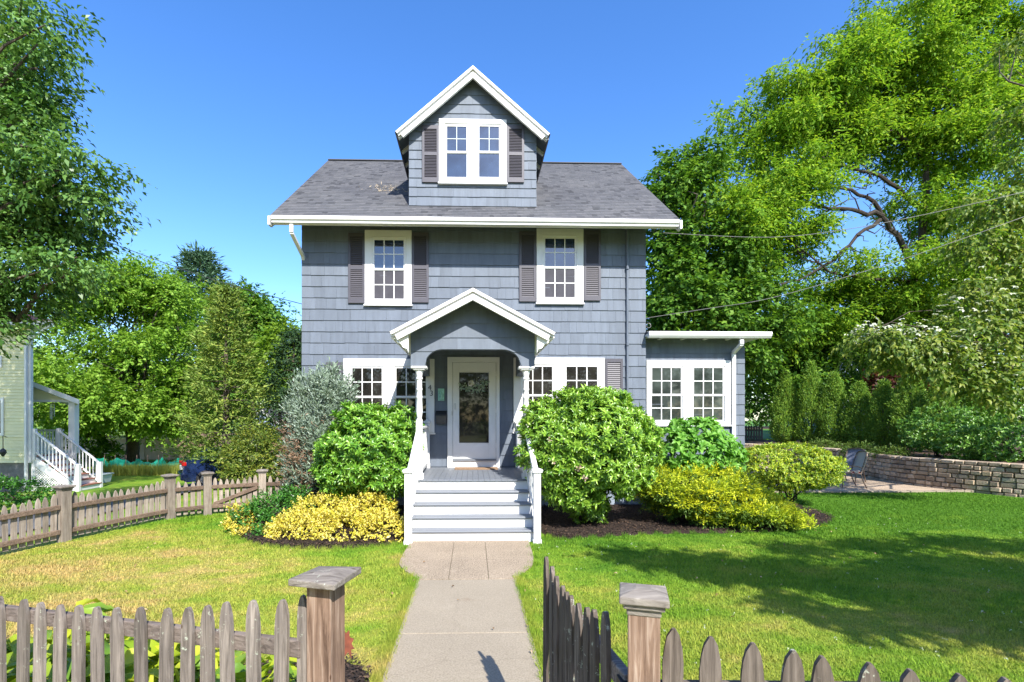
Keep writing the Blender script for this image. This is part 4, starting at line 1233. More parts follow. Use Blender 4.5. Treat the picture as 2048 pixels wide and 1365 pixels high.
# ------------------------------------------------------------------ grass blades
def grass(n, ylo, yhi, xlo, xhi, seed, hmin=.016, hmax=.036):
    rng = np.random.default_rng(seed)
    y = np.exp(rng.uniform(math.log(ylo), math.log(yhi), n)); x = rng.uniform(xlo, xhi, n)
    k = np.abs(x) < y * 1.6 + 1.2
    fence_x = np.interp(y, [3, 6.2, 8.1, 9.9, 10.4, 11], [-8.5, -7.35, -6.75, -6.05, -5.55, -4.3])
    k &= x > fence_x
    k &= ~in_poly(x, y, apron_poly)
    k &= ~((x > PX0 + .0) & (x < PX1 - .0) & (y < 6.08))
    jx, jy = x + rng.normal(size=n) * .03, y + rng.normal(size=n) * .03
    for pl in (bedL, bedR, bedF): k &= ~in_poly(jx, jy, pl)
    k &= ~in_poly(x, y, patio)
    k &= ~((y > 10.8) & (x > -4.1) & (x < 6.6)) & ~((np.abs(x) < 1.12) & (y > 7.98)) & ~((y > 13.14) & (x > 7.6))
    k &= x < np.interp(y, [6.5, 9.8, 12.3, 14], [17, 15, 13.6, 12.8])
    x, y = x[k], y[k]; n = len(x)
    h = (hmin + (hmax - hmin) * rng.random(n)) * (1 + .4 * np.sin(x * 1.3) * np.sin(y * 1.7))
    w = .0018 + .0005 * y * (.6 + .8 * rng.random(n))
    an = rng.random(n) * 6.283
    base = np.stack([x, y, hgt(x) - .012], 1)
    S = np.stack([np.cos(an), np.sin(an), np.zeros(n)], 1)
    lean = np.stack([np.cos(an + 1.57), np.sin(an + 1.57), np.zeros(n)], 1) * (h * rng.normal(size=n) * .8)[:, None]
    V = np.stack([base - S * w[:, None], base + S * w[:, None], base + lean + UP * h[:, None]], 1).reshape(-1, 3)
    return V, np.arange(3 * n).reshape(n, 3)
V, F = grass(860000, 3.3, 13.6, -9.5, 14.5, 77)
o = np_mesh('grass', V, F, 'blade')
tag(o, 'short mown grass of the front lawn', 'grass', kind='stuff')
# longer tufts along the walk and bed edges
rng = np.random.default_rng(78)
edge = [(PX0 - .02, y) for y in np.linspace(3.5, 6.1, 40)] + [(PX1 + .02, y) for y in np.linspace(3.5, 6.1, 40)] + [(p[0] - .02, p[1]) for p in ap_l] + [(p[0] + .02, p[1]) for p in ap_r]
edge = np.array(edge + [p for p in bedL if p[1] < 9] + [p for p in bedR if p[1] < 10.3])
idx = rng.integers(0, len(edge), 16000)
x = edge[idx, 0] + rng.normal(size=16000) * .04; y = edge[idx, 1] + rng.normal(size=16000) * .05
k = ~in_poly(x, y, [(PX0 + .03, 3), (PX1 - .03, 3), (PX1 - .03, 6.1), (PX0 + .03, 6.1)]) & ~((np.abs(x) < 1.1) & (y > 7.99))
x, y = x[k], y[k]; n = len(x); h = .03 + .05 * rng.random(n); an = rng.random(n) * 6.28; w = .003
S = np.stack([np.cos(an), np.sin(an), 0 * an], 1) * w
base = np.stack([x, y, 0 * x - .01], 1)
V = np.stack([base - S, base + S, base + UP * h[:, None] + np.stack([rng.normal(size=n) * .02, rng.normal(size=n) * .02, 0 * x], 1)], 1).reshape(-1, 3)
o = np_mesh('edge_grass', V, np.arange(3 * n).reshape(n, 3), 'blade')
tag(o, 'longer untrimmed grass along the walk and bed edges', 'grass', kind='stuff')
# a few dry fallen leaves and pale petals
n = 90
y = np.exp(rng.uniform(math.log(3.9), math.log(9.5), n)); x = rng.uniform(-5, 7, n)
k = (np.abs(x) < y * 1.1) & ~((np.abs(x) < 1.05) & (y > 7.9)) & ~(y > 9.6)
x, y = x[k], y[k]; n = len(x)
C = np.stack([x, y, 0 * x + .03], 1); D = unit(np.stack([rng.normal(size=n), rng.normal(size=n), rng.normal(size=n) * .2], 1))
o = leaf_object('fallen_leaves', leaf_arrays(C, D, UP + rng.normal(size=(n, 3)) * .3, .045 * (.5 + rng.random(n)), .022, 'long', .4), leafmat('fallen_leaf', [(.12, .07, .03), (.30, .18, .08), (.45, .33, .2)], .1, .7))
tag(o, 'dry brown leaves scattered over lawn and walk', 'leaves', kind='stuff')
# clover heads
n = 230
y = np.exp(rng.uniform(math.log(3.8), math.log(12), n)); x = rng.uniform(.6, 10, n)
k = (np.abs(x) < y * 1.15) & ~in_poly(x, y, bedR) & ~((x < .95) & (y > 6)) & ~(y > 10.8)
x, y = x[k], y[k]; n = len(x)
C = np.repeat(np.stack([x, y, 0 * x + .04], 1), 5, 0) + rng.normal(size=(n * 5, 3)) * .004
D = unit(rng.normal(size=(n * 5, 3)) + [0, 0, .6])
o = leaf_object('clover_flowers', leaf_arrays(C, D, rng.normal(size=(n * 5, 3)), .012, .010), 'bract')
tag(o, 'tiny white clover heads dotted over the shaded lawn', 'clover', kind='stuff')

# ------------------------------------------------------------------ picket fences
def picket_poly(w, z0, z1, sh=.095, blunt=.3):
    """outline of a picket with a rounded, narrowing head"""
    h = w / 2
    if blunt < .2:
        return [(-h, z0), (h, z0), (h, z1 - sh), (h * .78, z1 - sh * .58), (h * .45, z1 - sh * .24), (h * .12, z1 - .004), (-h * .08, z1), (-h * .45, z1 - sh * .25), (-h * .78, z1 - sh * .6), (-h, z1 - sh)]
    return [(-h, z0), (h, z0), (h, z1 - sh), (h * .86, z1 - sh * .55), (h * .62, z1 - sh * .22), (h * blunt, z1 - .004), (h * blunt * .4, z1), (-h * blunt * .5, z1), (-h * blunt, z1 - .006), (-h * .62, z1 - sh * .24), (-h * .86, z1 - sh * .58), (-h, z1 - sh)]

def picket(parent, p, U, N, w, z0, z1, th, mat_, seed, sh=.095, blunt=.3, name='picket'):
    rr = random.Random(seed)
    poly = [(u * (1 + rr.uniform(-.04, .04)) + (z - z0) * tilt, z) for tilt in [rr.uniform(-.024, .024)] for u, z in picket_poly(w, z0, z1, sh, blunt)]
    mb = MB().prism(poly, (p[0], p[1], 0), (U[0], U[1], 0), (0, 0, 1), (N[0], N[1], 0), 0, th)
    o = mb.build(name, mat_, parent)
    return o

def post(parent, p, ang, w, z0, z1, mat_, capmat, capw, warp=0.0, layered=True):
    mb = MB(); h = w / 2
    mb.box(p[0] - h, p[0] + h, p[1] - h, p[1] + h, z0, z1 - .045)
    rot_about(mb, 0, p, ang)
    o = mb.build('post', mat_, parent, bevel=.004)
    c = MB(); k = capw / 2
    if layered:
        c.box(p[0] - k * .84, p[0] + k * .84, p[1] - k * .84, p[1] + k * .84, z1 - .065, z1 - .045)
        c.box(p[0] - k * .70, p[0] + k * .70, p[1] - k * .70, p[1] + k * .70, z1 - .090, z1 - .065)
    zt_ = [z1 + warp * s for s in (.3, -.2, .8, -.5)]
    b = [(p[0] - k, p[1] - k, z1 - .045), (p[0] + k, p[1] - k, z1 - .045), (p[0] + k, p[1] + k, z1 - .045 + warp * .6), (p[0] - k, p[1] + k, z1 - .045)]
    t = [(p[0] - k, p[1] - k, z1 - .018 + warp * .3), (p[0] + k, p[1] - k, z1 - .018 - warp * .2), (p[0] + k, p[1] + k, z1 - .018 + warp * .9), (p[0] - k, p[1] + k, z1 - .018 - warp * .3)]
    m_ = [(p[0] - k * .3, p[1] - k * .3, z1), (p[0] + k * .3, p[1] - k * .3, z1), (p[0] + k * .3, p[1] + k * .3, z1 + warp * .4), (p[0] - k * .3, p[1] + k * .3, z1)]
    c.add(b + t + m_, [(0, 3, 2, 1), (0, 1, 5, 4), (1, 2, 6, 5), (2, 3, 7, 6), (3, 0, 4, 7), (4, 5, 9, 8), (5, 6, 10, 9), (6, 7, 11, 10), (7, 4, 8, 11), (8, 9, 10, 11)])
    rot_about(c, 0, p, ang)
    c.build('post_cap', capmat, o, bevel=.005)
    return o

KS = 1.15
FA, FB = np.array([-.565, 1.94]) * KS, np.array([.55, 1.60]) * KS
FU = (FB - FA) / np.linalg.norm(FB - FA); FN = np.array([-FU[1], FU[0]])       # along the fence; towards the house
def on_line(x, A=FA, U=FU):
    """where the sight line of image column x crosses a line in plan"""
    t = (x - CX) / FPX; k = (math.sin(TH) + math.cos(TH) * t) / (math.cos(TH) - math.sin(TH) * t)
    s = (k * A[1] - A[0]) / (U[0] - k * U[1])
    return A + U * s
fang = math.atan2(FU[1], FU[0])
f1 = thing('picket_fence', (-1.9, 2.6, 0), 'weathered grey picket fence in front of the yellow green hostas', 'fence')
post(f1, FA, fang, .118, -.1, P(655, 1150, FA[1])[2] + .02, 'post', 'cap', .225, warp=.012, layered=False)
tops = [(17, 365), (120, 378), (205, 393), (308, 405), (408, 408), (515, 418), (620, 423), (737, 420), (850, 422), (960, 418), (1072, 410), (1187, 395), (1315, 385), (1435, 378)]
pk = [(x / 2.56, 1050 + y / 2.56) for x, y in tops]
pk = [(-38, 1188), (-78, 1180)] + pk
for i in range(14):            # the run goes on past the frame
    p = on_line(-78) - FU * .105 * (i + 1)
    picket(f1, p, FU, -FN, .068, .08, 1.05 + .01 * (i % 3), .02, 'picket', 400 + i, sh=.12, blunt=.34)
for i, (x, y) in enumerate(pk):
    p = on_line(x); z1 = P(x, y, p[1])[2]
    picket(f1, p, FU, -FN, .068, .08, z1, .02, 'picket', 100 + i, sh=.12, blunt=.34)
p = on_line(600); picket(f1, p + FN * .03, FU, -FN, .05, .08, P(606, 1194, p[1])[2], .02, 'picket', 130, sh=.12, blunt=.3)
a = on_line(-78) - FU * 1.55 + FN * .022; b = on_line(598) + FN * .022
za = P(23, 1259, 2.72)[2]; zb = P(590, 1296, 2.3)[2]
MB().bar((a[0], a[1], za + .01), (b[0], b[1], zb), .038, .078).build('rail', 'rail', f1, bevel=.006)
MB().bar((a[0], a[1], za - .55), (b[0], b[1], zb - .52), .038, .078).build('rail', 'rail', f1, bevel=.006)

f2 = thing('picket_fence', (1.5, 1.6, 0), 'weathered grey picket fence descending along the shaded lawn beside the gate', 'fence')
post(f2, FB, fang, .112, -.1, P(1280, 1180, FB[1])[2] + .012, 'post', 'cap', .172)
tops = [(779, 365), (917, 395), (1050, 415), (1192, 440), (1342, 467), (1487, 488), (1637, 512), (1803, 527), (1960, 540)]
pk = [(900 + x / 1.784, 1050 + y / 1.784) for x, y in tops]
pk += [(2092, 1366), (2190, 1378)]
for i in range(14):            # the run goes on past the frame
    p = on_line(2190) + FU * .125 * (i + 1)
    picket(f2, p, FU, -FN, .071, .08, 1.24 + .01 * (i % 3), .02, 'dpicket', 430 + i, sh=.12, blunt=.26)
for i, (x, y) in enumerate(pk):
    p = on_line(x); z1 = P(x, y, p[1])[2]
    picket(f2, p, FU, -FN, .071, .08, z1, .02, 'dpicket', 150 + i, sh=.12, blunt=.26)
a = on_line(1300) + FN * .022; b = on_line(2190) + FU * 1.85 + FN * .022
MB().bar((a[0], a[1], P(1300, 1383, a[1])[2]), (b[0], b[1], P(2250, 1470, b[1])[2]), .038, .075).build('rail', 'rail', f2, bevel=.006)
MB().bar((a[0], a[1], .3), (b[0], b[1], .3), .038, .075).build('rail', 'rail', f2, bevel=.006)

GA, GB = np.array([.575, 1.93]), np.array([.45, 3.06])
GU = (GB - GA) / np.linalg.norm(GB - GA); GN = np.array([-GU[1], GU[0]])       # towards the walk
gate = thing('garden_gate', (GA[0], GA[1], 0), 'dark grey picket gate swung open beside the front walk', 'gate')
tops = [(72, 110), (140, 215), (182, 310), (235, 395), (280, 460), (338, 515), (400, 575), (485, 615), (572, 655), (675, 662)]
for i, (x, y) in enumerate(tops):
    X_, Y_ = 1080 + x / 4.965, 1090 + y / 4.965
    p = on_line(X_, GA, GU); z1 = P(X_, Y_, p[1])[2]
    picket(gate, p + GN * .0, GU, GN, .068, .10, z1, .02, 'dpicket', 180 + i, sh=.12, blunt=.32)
for z in (.93, .30):
    a = GA - GU * .03 - GN * .022; b = GB + GU * .04 - GN * .022
    MB().bar((a[0], a[1], z), (b[0], b[1], z), .042, .085).build('rail', 'rail', gate, bevel=.008)
a = GA - GN * .022; b = GB - GN * .022
MB().bar((a[0], a[1], .36), (b[0], b[1], .87), .035, .075).build('brace', 'rail', gate)
for z in (.93, .30):
    MB().box(GA[0] - .012, GA[0] + .03, GA[1] - .10, GA[1] + .02, z - .02, z + .02).build('hinge', 'iron', gate)

# side fence along the driveway, with a second gate by the house
def hz(p): return float(hgt(p[0]))
sp = [np.array([-7.55, 5.9])] + [G(x, y, z)[:2] for x, y, z in ((128, 1081, -.02), (340, 1037, 0), (415, 1029, 0), (525, 1020, 0))] + [np.array([-3.95, 11.0])]
f3 = thing('picket_fence', (sp[2][0], sp[2][1], 0), 'tan grey picket fence running along the driveway edge of the lawn', 'fence')
g3 = thing('garden_gate', (sp[3][0], sp[3][1], 0), 'tan grey picket gate with diagonal brace at the end of the driveway fence', 'gate')
for i, p in enumerate(sp[:5]):
    d = sp[min(i + 1, 5)] - sp[max(i - 1, 0)]
    post(f3, p, math.atan2(d[1], d[0]), .145, hz(p) - .15, hz(p) + .88 + (.04 if i == 1 else 0), 'sidepicket', 'cap', .235)
for i in range(5):
    a, b = sp[i], sp[i + 1]; L = np.linalg.norm(b - a); U = (b - a) / L; N = np.array([-U[1], U[0]])
    par = g3 if i == 3 else f3
    n = max(2, int((L - .2) / .104))
    for k in range(n):
        t = (.15 + (L - .30) * k / max(1, n - 1)) / L
        p = a + (b - a) * t; z = hz(p); u = 2 * t - 1
        rr = random.Random(300 + i * 50 + k)
        picket(par, p, U, N, .078 * rr.uniform(.9, 1.08), z + .04, z + .70 + .10 * u * u + rr.uniform(-.012, .012), .02, 'sidepicket', 300 + i * 50 + k, sh=.105, blunt=.12)
    for zz in (.56, .16):
        q0, q1 = a + U * .08 - N * .025, b - U * .08 - N * .025
        MB().bar((q0[0], q0[1], hz(a) + zz), (q1[0], q1[1], hz(b) + zz), .05, .075).build('rail', 'siderail', par, bevel=.008)
    if i == 3:
        q0, q1 = a + U * .1 - N * .025, b - U * .1 - N * .025
        MB().bar((q0[0], q0[1], hz(a) + .20), (q1[0], q1[1], hz(b) + .50), .045, .07).build('brace', 'siderail', par, bevel=.008)

# ------------------------------------------------------------------ patio chairs
def patio_chair(loc, rz, label, sling, legs='metalchair'):
    t = thing('patio_chair', (0, 0, 0), label, 'chair', 'chairs on the gravel patio')
    w = .27
    for s in (-1, 1):
        mb = MB()
        mb.tube([(s * w, -.27, 0), (s * w, -.25, .30), (s * w, -.24, .52), (s * w, -.20, .60), (s * w, -.05, .635), (s * w, .12, .62), (s * w, .24, .58)], .016, 8)
        mb.build('arm', legs, t)
        mb = MB().tube([(s * w, .36, 0), (s * w, .26, .22), (s * w, .21, .42), (s * w * .98, .30, .75), (s * w * .9, .37, .98), (s * w * .6, .395, 1.03), (0, .40, 1.045)], .016, 8)
        mb.build('leg', legs, t)
        mb = MB().tube([(s * w, -.26, .42), (s * w, .21, .41)], .012, 6); mb.build('seat_rail', legs, t)
    V = []; F = []
    for i in range(9):
        f = i / 8; z = .42 + .60 * f; y = .215 + .18 * f + .02 * math.sin(f * PI)
        ww = w * (1 - .12 * f ** 3)
        for j in range(7):
            V.append((ww * (j / 3 - 1), y + .02 * (1 - (j / 3 - 1) ** 2), z))
    for i in range(8):
        for j in range(6):
            a = i * 7 + j; F.append((a, a + 1, a + 8, a + 7))
    b = MB().add(V, F).build('backrest', sling, t)
    b.modifiers.new('thick', 'SOLIDIFY').thickness = .012
    mb = MB()
    mb.box(-.25, .25, -.26, .22, .415, .50)
    mb.build('cushion', 'cushion', t, bevel=.03)
    t.location = Vector([float(v) for v in loc]); t.rotation_euler = (0, 0, rz)
    return t
c1 = G(1703, 976)
patio_chair((c1[0], c1[1] + .15, .004), math.radians(-101), 'bronze metal patio chair with tan sling back and patterned red cushion', 'mesh_sling')
patio_chair((c1[0] + .92, c1[1] + 1.25, .004), math.radians(-62), 'grey blue backed patio chair against the stone wall', 'bluesling')
c3 = P(1628, 915, 16.4)
patio_chair((c3[0], 16.6, .004), math.radians(150), 'patio chair whose rounded back shows over the clipped azalea', 'bluesling', 'bin')

# ------------------------------------------------------------------ wires
def wire(pts, r, mat_, label):
    c = [np.array(p, float) for p in pts]; out = []
    for i in range(len(c) - 1):
        p0, p1, p2, p3 = c[max(0, i - 1)], c[i], c[i + 1], c[min(len(c) - 1, i + 2)]
        for k in range(6):
            t = k / 6
            out.append(.5 * (2 * p1 + (p2 - p0) * t + (2 * p0 - 5 * p1 + 4 * p2 - p3) * t * t + (3 * p1 - p0 - 3 * p2 + p3) * t ** 3))
    out.append(c[-1])
    o = MB().tube(out, r, 6).build('overhead_cable', mat_)
    tag(o, label, 'cable')
wire([P(606, 609, 11.6), P(470, 573, 12), P(340, 530, 12.5), P(175, 468, 13), P(-60, 375, 14)], .009, 'darkwire', 'dark cable sloping down to the house side past the leafy elm')
wire([P(1288, 462, 11.3), P(1340, 467, 11.2), P(1540, 475, 10.6), P(1700, 458, 10.2), P(1880, 423, 9.8), P(2100, 372, 9.4)], .006, 'wire', 'pale cable running level from below the eave into the dogwood')
wire([P(1290, 637, 11.3), P(1420, 617, 10.9), P(1540, 597, 10.5), P(1720, 546, 10), P(1900, 487, 9.5), P(2100, 415, 9)], .006, 'wire', 'lower pale cable climbing from the house corner above the sunroom')
c = P(1297, 651, 11.25)
o = MB().tube([(c[0] + .05 * math.cos(a) + .004 * a, c[1] + .01 * a, c[2] + .05 * math.sin(a)) for a in np.linspace(0, 7.5, 30)], .006, 6).build('cable_loop', 'wire')
tag(o, 'small coil of spare cable hung at the house corner', 'cable')

# dry leaf caught behind the gate post, straw on the roof
p = P(690, 1287, 2.42)
prof = [(-.05, -.02), (-.015, -.03), (-.02, -.07), (.012, -.055), (.03, -.10), (.04, -.05), (.065, -.055), (.05, -.02), (.075, 0), (.045, .02), (.05, .06), (.02, .05), (.0, .12), (-.02, .05), (-.045, .06), (-.035, .015)]
o = MB().prism([(x * .62, z * .8) for x, z in prof], p, (.8, .55, .2), (-.2, .1, 1), (-.55, .8, 0), 0, .002).build('dried_leaf', paint('rust_leaf', (.15, .035, .015), .6, .35, 30, .1))
tag(o, 'curled rust red dry leaf beside the brown gate post', 'leaf')
rng = np.random.default_rng(9)
n = 110
cx = P(778, 365, 12.2)
y = 12.15 + rng.normal(size=n) * .13; x = cx[0] + rng.normal(size=n) * .24
C = np.stack([x, y, roof_z(y) + .022], 1); D = unit(np.stack([rng.normal(size=n), rng.normal(size=n) * .6, rng.normal(size=n) * .5], 1))
o = leaf_object('straw', leaf_arrays(C, D, rng.normal(size=(n, 3)) + [0, -.5, 1], .11, .014), leafmat('dry_straw', [(.34, .27, .18), (.52, .43, .30)], 0, .8))
tag(o, 'wisps of dry straw lying on the roof beside the dormer', 'straw', kind='stuff')

# ------------------------------------------------------------------ shrubs
def stems(root, base, lobes, n, r, rng, mat_='darkbark', name='stem'):
    mb = MB(); Lb = np.array(lobes, float)
    for i in range(n):
        l = Lb[i % len(Lb)]; u = unit(rng.normal(size=3) + [0, 0, .5])
        e = l[:3] + u * l[3:6] * .8
        b = np.array(base, float) + np.array([rng.normal() * r * 3, rng.normal() * r * 3, -.05])
        branchy(mb, b, e, r * (.7 + .6 * rng.random()), r * .2, rng, .05, 5, 6)
    mb.build(name, mat_, root)

def shrub(name, base, lobes, label, cat, mat_, style='spray', n=900, k=8, Ls=.2, leafL=.07, leafW=.035, seed=1, droop=.05, rmin=.72, keep=.6, group=None, nst=10, rst=.02, flat=.9, curl=.2, kind='quad', up=.8, outw=.9, jit=.4, side=.8, zmin=.02, parent=None):
    rng = np.random.default_rng(seed)
    root = thing(name, base, label, cat, group)
    if nst: stems(root, base, lobes, nst, rst, rng)
    p, o = lobes_sample(lobes, n, rng, rmin, keep)
    ok = p[:, 2] > max(zmin, base[2])
    p, o = p[ok], o[ok]
    if style == 'rosette':
        rosettes(p, o, rng, k, leafL, leafW, mat_, 'foliage', root, kind='long', curl=curl, zmin=zmin)
    else:
        sprays(p, o, rng, k, Ls, leafL, leafW, droop, mat_, 'foliage', root, kind, flat=flat, curl=curl, up=up, outw=outw, jit=jit, side=side, zmin=zmin)
    return root

L_ = lobe_px
lob = [L_(735, 905, 9.5, 92, 82), L_(690, 935, 9.45, 55, 58), L_(785, 925, 9.4, 48, 70), L_(740, 850, 9.6, 55, 38), L_(805, 870, 9.65, 32, 55)]
shrub('rhododendron', (lob[0][0], 9.6, 0), lob, 'rounded bright green rhododendron between the blue juniper and the steps', 'shrub', 'rhodo', 'rosette', 3700, 9, leafL=.105, leafW=.036, seed=11, rmin=.45, keep=.3, nst=14)
lob = [L_(1175, 890, 8.95, 118, 100), L_(1110, 900, 8.85, 72, 88), L_(1240, 910, 8.95, 68, 88), L_(1180, 825, 9.0, 88, 48), L_(1150, 975, 8.8, 60, 45), L_(1085, 850, 9.0, 40, 48), L_(1280, 890, 9.05, 36, 58), L_(1178, 1010, 9.2, 36, 36)]
shrub('rhododendron', (lob[0][0] - .05, 9.35, 0), lob, 'large domed yellow green rhododendron covering the porch railing beside the steps', 'shrub', 'rhodo2', 'rosette', 6200, 9, leafL=.105, leafW=.036, seed=12, rmin=.45, keep=.3, nst=18, rst=.028)
# a few spent pink flower heads low on it
rng = np.random.default_rng(14)
ps = [P(x, y, 7.95) for x, y in ((1108, 925), (1155, 938), (1170, 958), (1272, 934), (1240, 880), (1098, 880), (1160, 935))]
C = np.concatenate([np.tile(p, (7, 1)) + rng.normal(size=(7, 3)) * .02 for p in ps]); D = unit(rng.normal(size=C.shape) + [0, -1, 0])
o = leaf_object('faded_blossom', leaf_arrays(C, D, rng.normal(size=C.shape), .04, .03), leafmat('faded_pink_petals', [(.45, .25, .26), (.62, .42, .38), (.40, .30, .2)], .2, .6))
tag(o, 'faded pink flower heads on the domed rhododendron by the steps', 'blossom', kind='stuff')
lob = [L_(632, 835, 10.1, 48, 72), L_(645, 800, 10.05, 36, 48), L_(612, 900, 10.1, 40, 80), L_(602, 960, 10.1, 30, 42), L_(672, 830, 10.1, 22, 40), L_(596, 815, 10.1, 16, 35), L_(640, 768, 10.1, 18, 30), L_(612, 785, 10.1, 14, 24), L_(668, 778, 10.1, 16, 26), L_(688, 800, 10.1, 10, 20)]
jl = lob
lob = sublobes(lob, 90, np.random.default_rng(113), (.10, .20), 1.7, .6, .35)
shrub('juniper_shrub', (lob[3][0], 10.1, 0), lob, 'silvery blue green juniper with brown inner twigs beside the house corner', 'shrub', 'juniper', 'spray', 4600, 8, Ls=.18, leafL=.075, leafW=.022, seed=13, droop=-.55, rmin=.4, keep=.0, nst=14, flat=1.0, jit=.35, up=.3, outw=1.0)
rj = bpy.data.objects['juniper_shrub']; rng = np.random.default_rng(113)
p, o = lobes_sample([jl[0], jl[2], jl[3], jl[5]], 1500, rng, .55, .3)
kk = (p[:, 2] < 2.1 - .8 * rng.random(len(p)))
sprays(p[kk], o[kk], rng, 8, .24, .08, .014, -.3, leafmat('dead_juniper_twigs', [(.10, .055, .03), (.20, .12, .07), (.30, .20, .13)], 0, .8), 'dead_twigs', rj, jit=.5, up=.3, outw=1.0, zmin=.05)
lob = [L_(690, 1064, 8.4, 78, 46, .55), L_(768, 1064, 8.3, 46, 42, .45), L_(610, 1066, 8.4, 66, 40, .5), L_(640, 1025, 9.0, 52, 32, .4), L_(735, 1020, 8.9, 50, 28, .4), L_(560, 1066, 8.4, 26, 26, .3)]
shrub('euonymus', (lob[0][0], 8.8, 0), lob, 'low mounded golden yellow variegated euonymus beside the steps', 'shrub', 'gold', 'spray', 3000, 8, Ls=.12, leafL=.042, leafW=.026, seed=15, droop=-.1, rmin=.75, keep=.65, nst=8, jit=.6)
lob = [L_(555, 1030, 9.3, 62, 44, .5), L_(515, 1045, 9.1, 44, 40, .45), L_(590, 1010, 9.6, 36, 30, .4), L_(530, 1080, 8.5, 30, 26, .3)]
shrub('euonymus', (lob[0][0], 9.2, 0), lob, 'dark green reverted euonymus at the fence end of the golden mound', 'shrub', 'euon', 'spray', 1700, 8, Ls=.12, leafL=.045, leafW=.028, seed=16, droop=-.1, rmin=.75, keep=.65, nst=8, jit=.6)
lob = [L_(478, 1048, 9.0, 22, 34, .3), L_(490, 1076, 8.6, 26, 18, .25)]
shrub('euonymus', (lob[0][0], 9.0, 0), lob, 'small golden euonymus clump at the outer edge of the mulch bed', 'shrub', 'gold', 'spray', 420, 8, Ls=.11, leafL=.042, leafW=.026, seed=17, droop=-.1, rmin=.7, nst=5, jit=.6)
b0 = P(510, 950, 13.0)
lob = [L_(512, 905, 13.0, 56, 44), L_(475, 920, 12.9, 34, 34), L_(545, 925, 12.9, 34, 36), L_(500, 945, 12.8, 50, 30)]
shrub('azalea', (b0[0], 13.0, float(hgt(b0[0]))), lob, 'olive green rounded azalea behind the small diagonal braced gate', 'shrub', 'azalea', 'spray', 1700, 8, Ls=.16, leafL=.065, leafW=.032, seed=18, rmin=.7, keep=.55, nst=10, zmin=-.2)
lob = [L_(1400, 905, 10.0, 62, 56), L_(1350, 905, 9.9, 36, 52), L_(1445, 920, 9.9, 36, 44), L_(1390, 870, 10.1, 52, 30), L_(1375, 945, 9.8, 50, 28)]
shrub('hydrangea', (lob[0][0], 10.0, 0), lob, 'bright green broad leaved hydrangea under the sunroom window', 'shrub', 'hydr', 'rosette', 700, 7, leafL=.13, leafW=.075, seed=19, rmin=.68, keep=.55, nst=12, curl=.35)
lob = [L_(1430, 1005, 9.2, 104, 44, .8), L_(1375, 990, 9.2, 80, 48, .7), L_(1510, 1036, 8.95, 82, 25, .55), L_(1420, 966, 9.4, 76, 24, .6), L_(1572, 1050, 8.85, 38, 12, .35), L_(1335, 978, 9.3, 40, 28, .5)]
jc = sublobes(lob, 170, np.random.default_rng(120), (.13, .27), .5, .7, .6)
gj = shrub('golden_juniper', (lob[0][0], 9.2, 0), [l[:3] + tuple(v * .7 for v in l[3:]) for l in jc], 'wide spreading golden tipped juniper on the mulch in front of the sunroom', 'shrub', 'goldgreen', 'spray', 5200, 9, Ls=.17, leafL=.055, leafW=.015, seed=20, droop=-.05, rmin=.5, keep=0, nst=14, flat=.45, jit=.35, up=.9, outw=.6)
rng = np.random.default_rng(121)
p, o = lobes_sample(jc, 13000, rng, .85, 0)
kk = (p[:, 2] > .05) & (o[:, 2] > -.25 + .5 * rng.random(len(p)))
sprays(p[kk], o[kk], rng, 9, .15, .052, .019, -.12, 'goldjun', 'golden_tips', gj, flat=.5, jit=.35, up=.9, outw=.6, zmin=.05)
lob = [L_(1574, 930, 11.3, 98, 38, .7), L_(1520, 930, 11.2, 50, 36, .6), L_(1625, 940, 11.1, 48, 38, .6), L_(1575, 955, 11.1, 56, 24, .5)]
shrub('azalea', (lob[0][0], 11.2, 0), lob, 'clipped yellow green azalea beside the patio chairs', 'shrub', 'azright', 'rosette', 4200, 7, leafL=.062, leafW=.024, seed=21, rmin=.78, keep=.65, nst=14, zmin=.1)
# laurel hedge on the terrace
for i, (x, y, Y, rx, ry, lab) in enumerate(((1880, 858, 15.6, 62, 46, 'dense green laurel on the terrace, next to the last arborvitae'), (1950, 872, 14.6, 64, 52, 'dense glossy laurel in the middle of the terrace hedge'), (2035, 880, 13.9, 72, 58, 'dense glossy laurel at the outer end of the terrace hedge'))):
    lob = [L_(x, y, Y, rx, ry), L_(x - rx * .5, y + 12, Y - .1, rx * .5, ry * .75), L_(x + rx * .5, y + 10, Y - .1, rx * .5, ry * .75)]
    shrub('laurel', (lob[0][0], Y, TZ - .05), lob, lab, 'shrub', 'hedge', 'rosette', 800, 7, leafL=.10, leafW=.042, seed=23 + i, rmin=.7, keep=.55, nst=8, zmin=TZ - .05, group='laurels on the terrace')
for i, (x, y, Y, rx, ry, lab) in enumerate(((1650, 897, 20.3, 38, 14, 'wide mat of ground juniper spilling over the far wall'), (1715, 900, 17.6, 26, 11, 'mat of ground juniper over the wall above the bronze chair'), (1783, 908, 16.0, 28, 10, 'small mat of ground juniper on the wall in front of the arborvitae'))):
    lob = [L_(x, y, Y, rx, ry, .5)]
    shrub('ground_juniper', (lob[0][0], Y, TZ - .3), lob, lab, 'shrub', 'ground', 'spray', 350, 7, Ls=.2, leafL=.09, leafW=.025, seed=30 + i, nst=0, rmin=.6, zmin=.3, group='ground junipers on the stone wall')
b0 = P(30, 985, 17.5)
lob = [L_(30, 985, 17.5, 50, 22), L_(75, 992, 17.4, 30, 16), L_(-30, 985, 17.5, 50, 26)]
shrub('low_shrub', (b0[0], 17.5, -.85), lob, 'low dark shrubs planted along the pale yellow house', 'shrub', 'euon', 'spray', 600, 8, Ls=.2, leafL=.09, leafW=.05, seed=35, nst=6, zmin=-.85)
b0 = P(180, 900, 31)
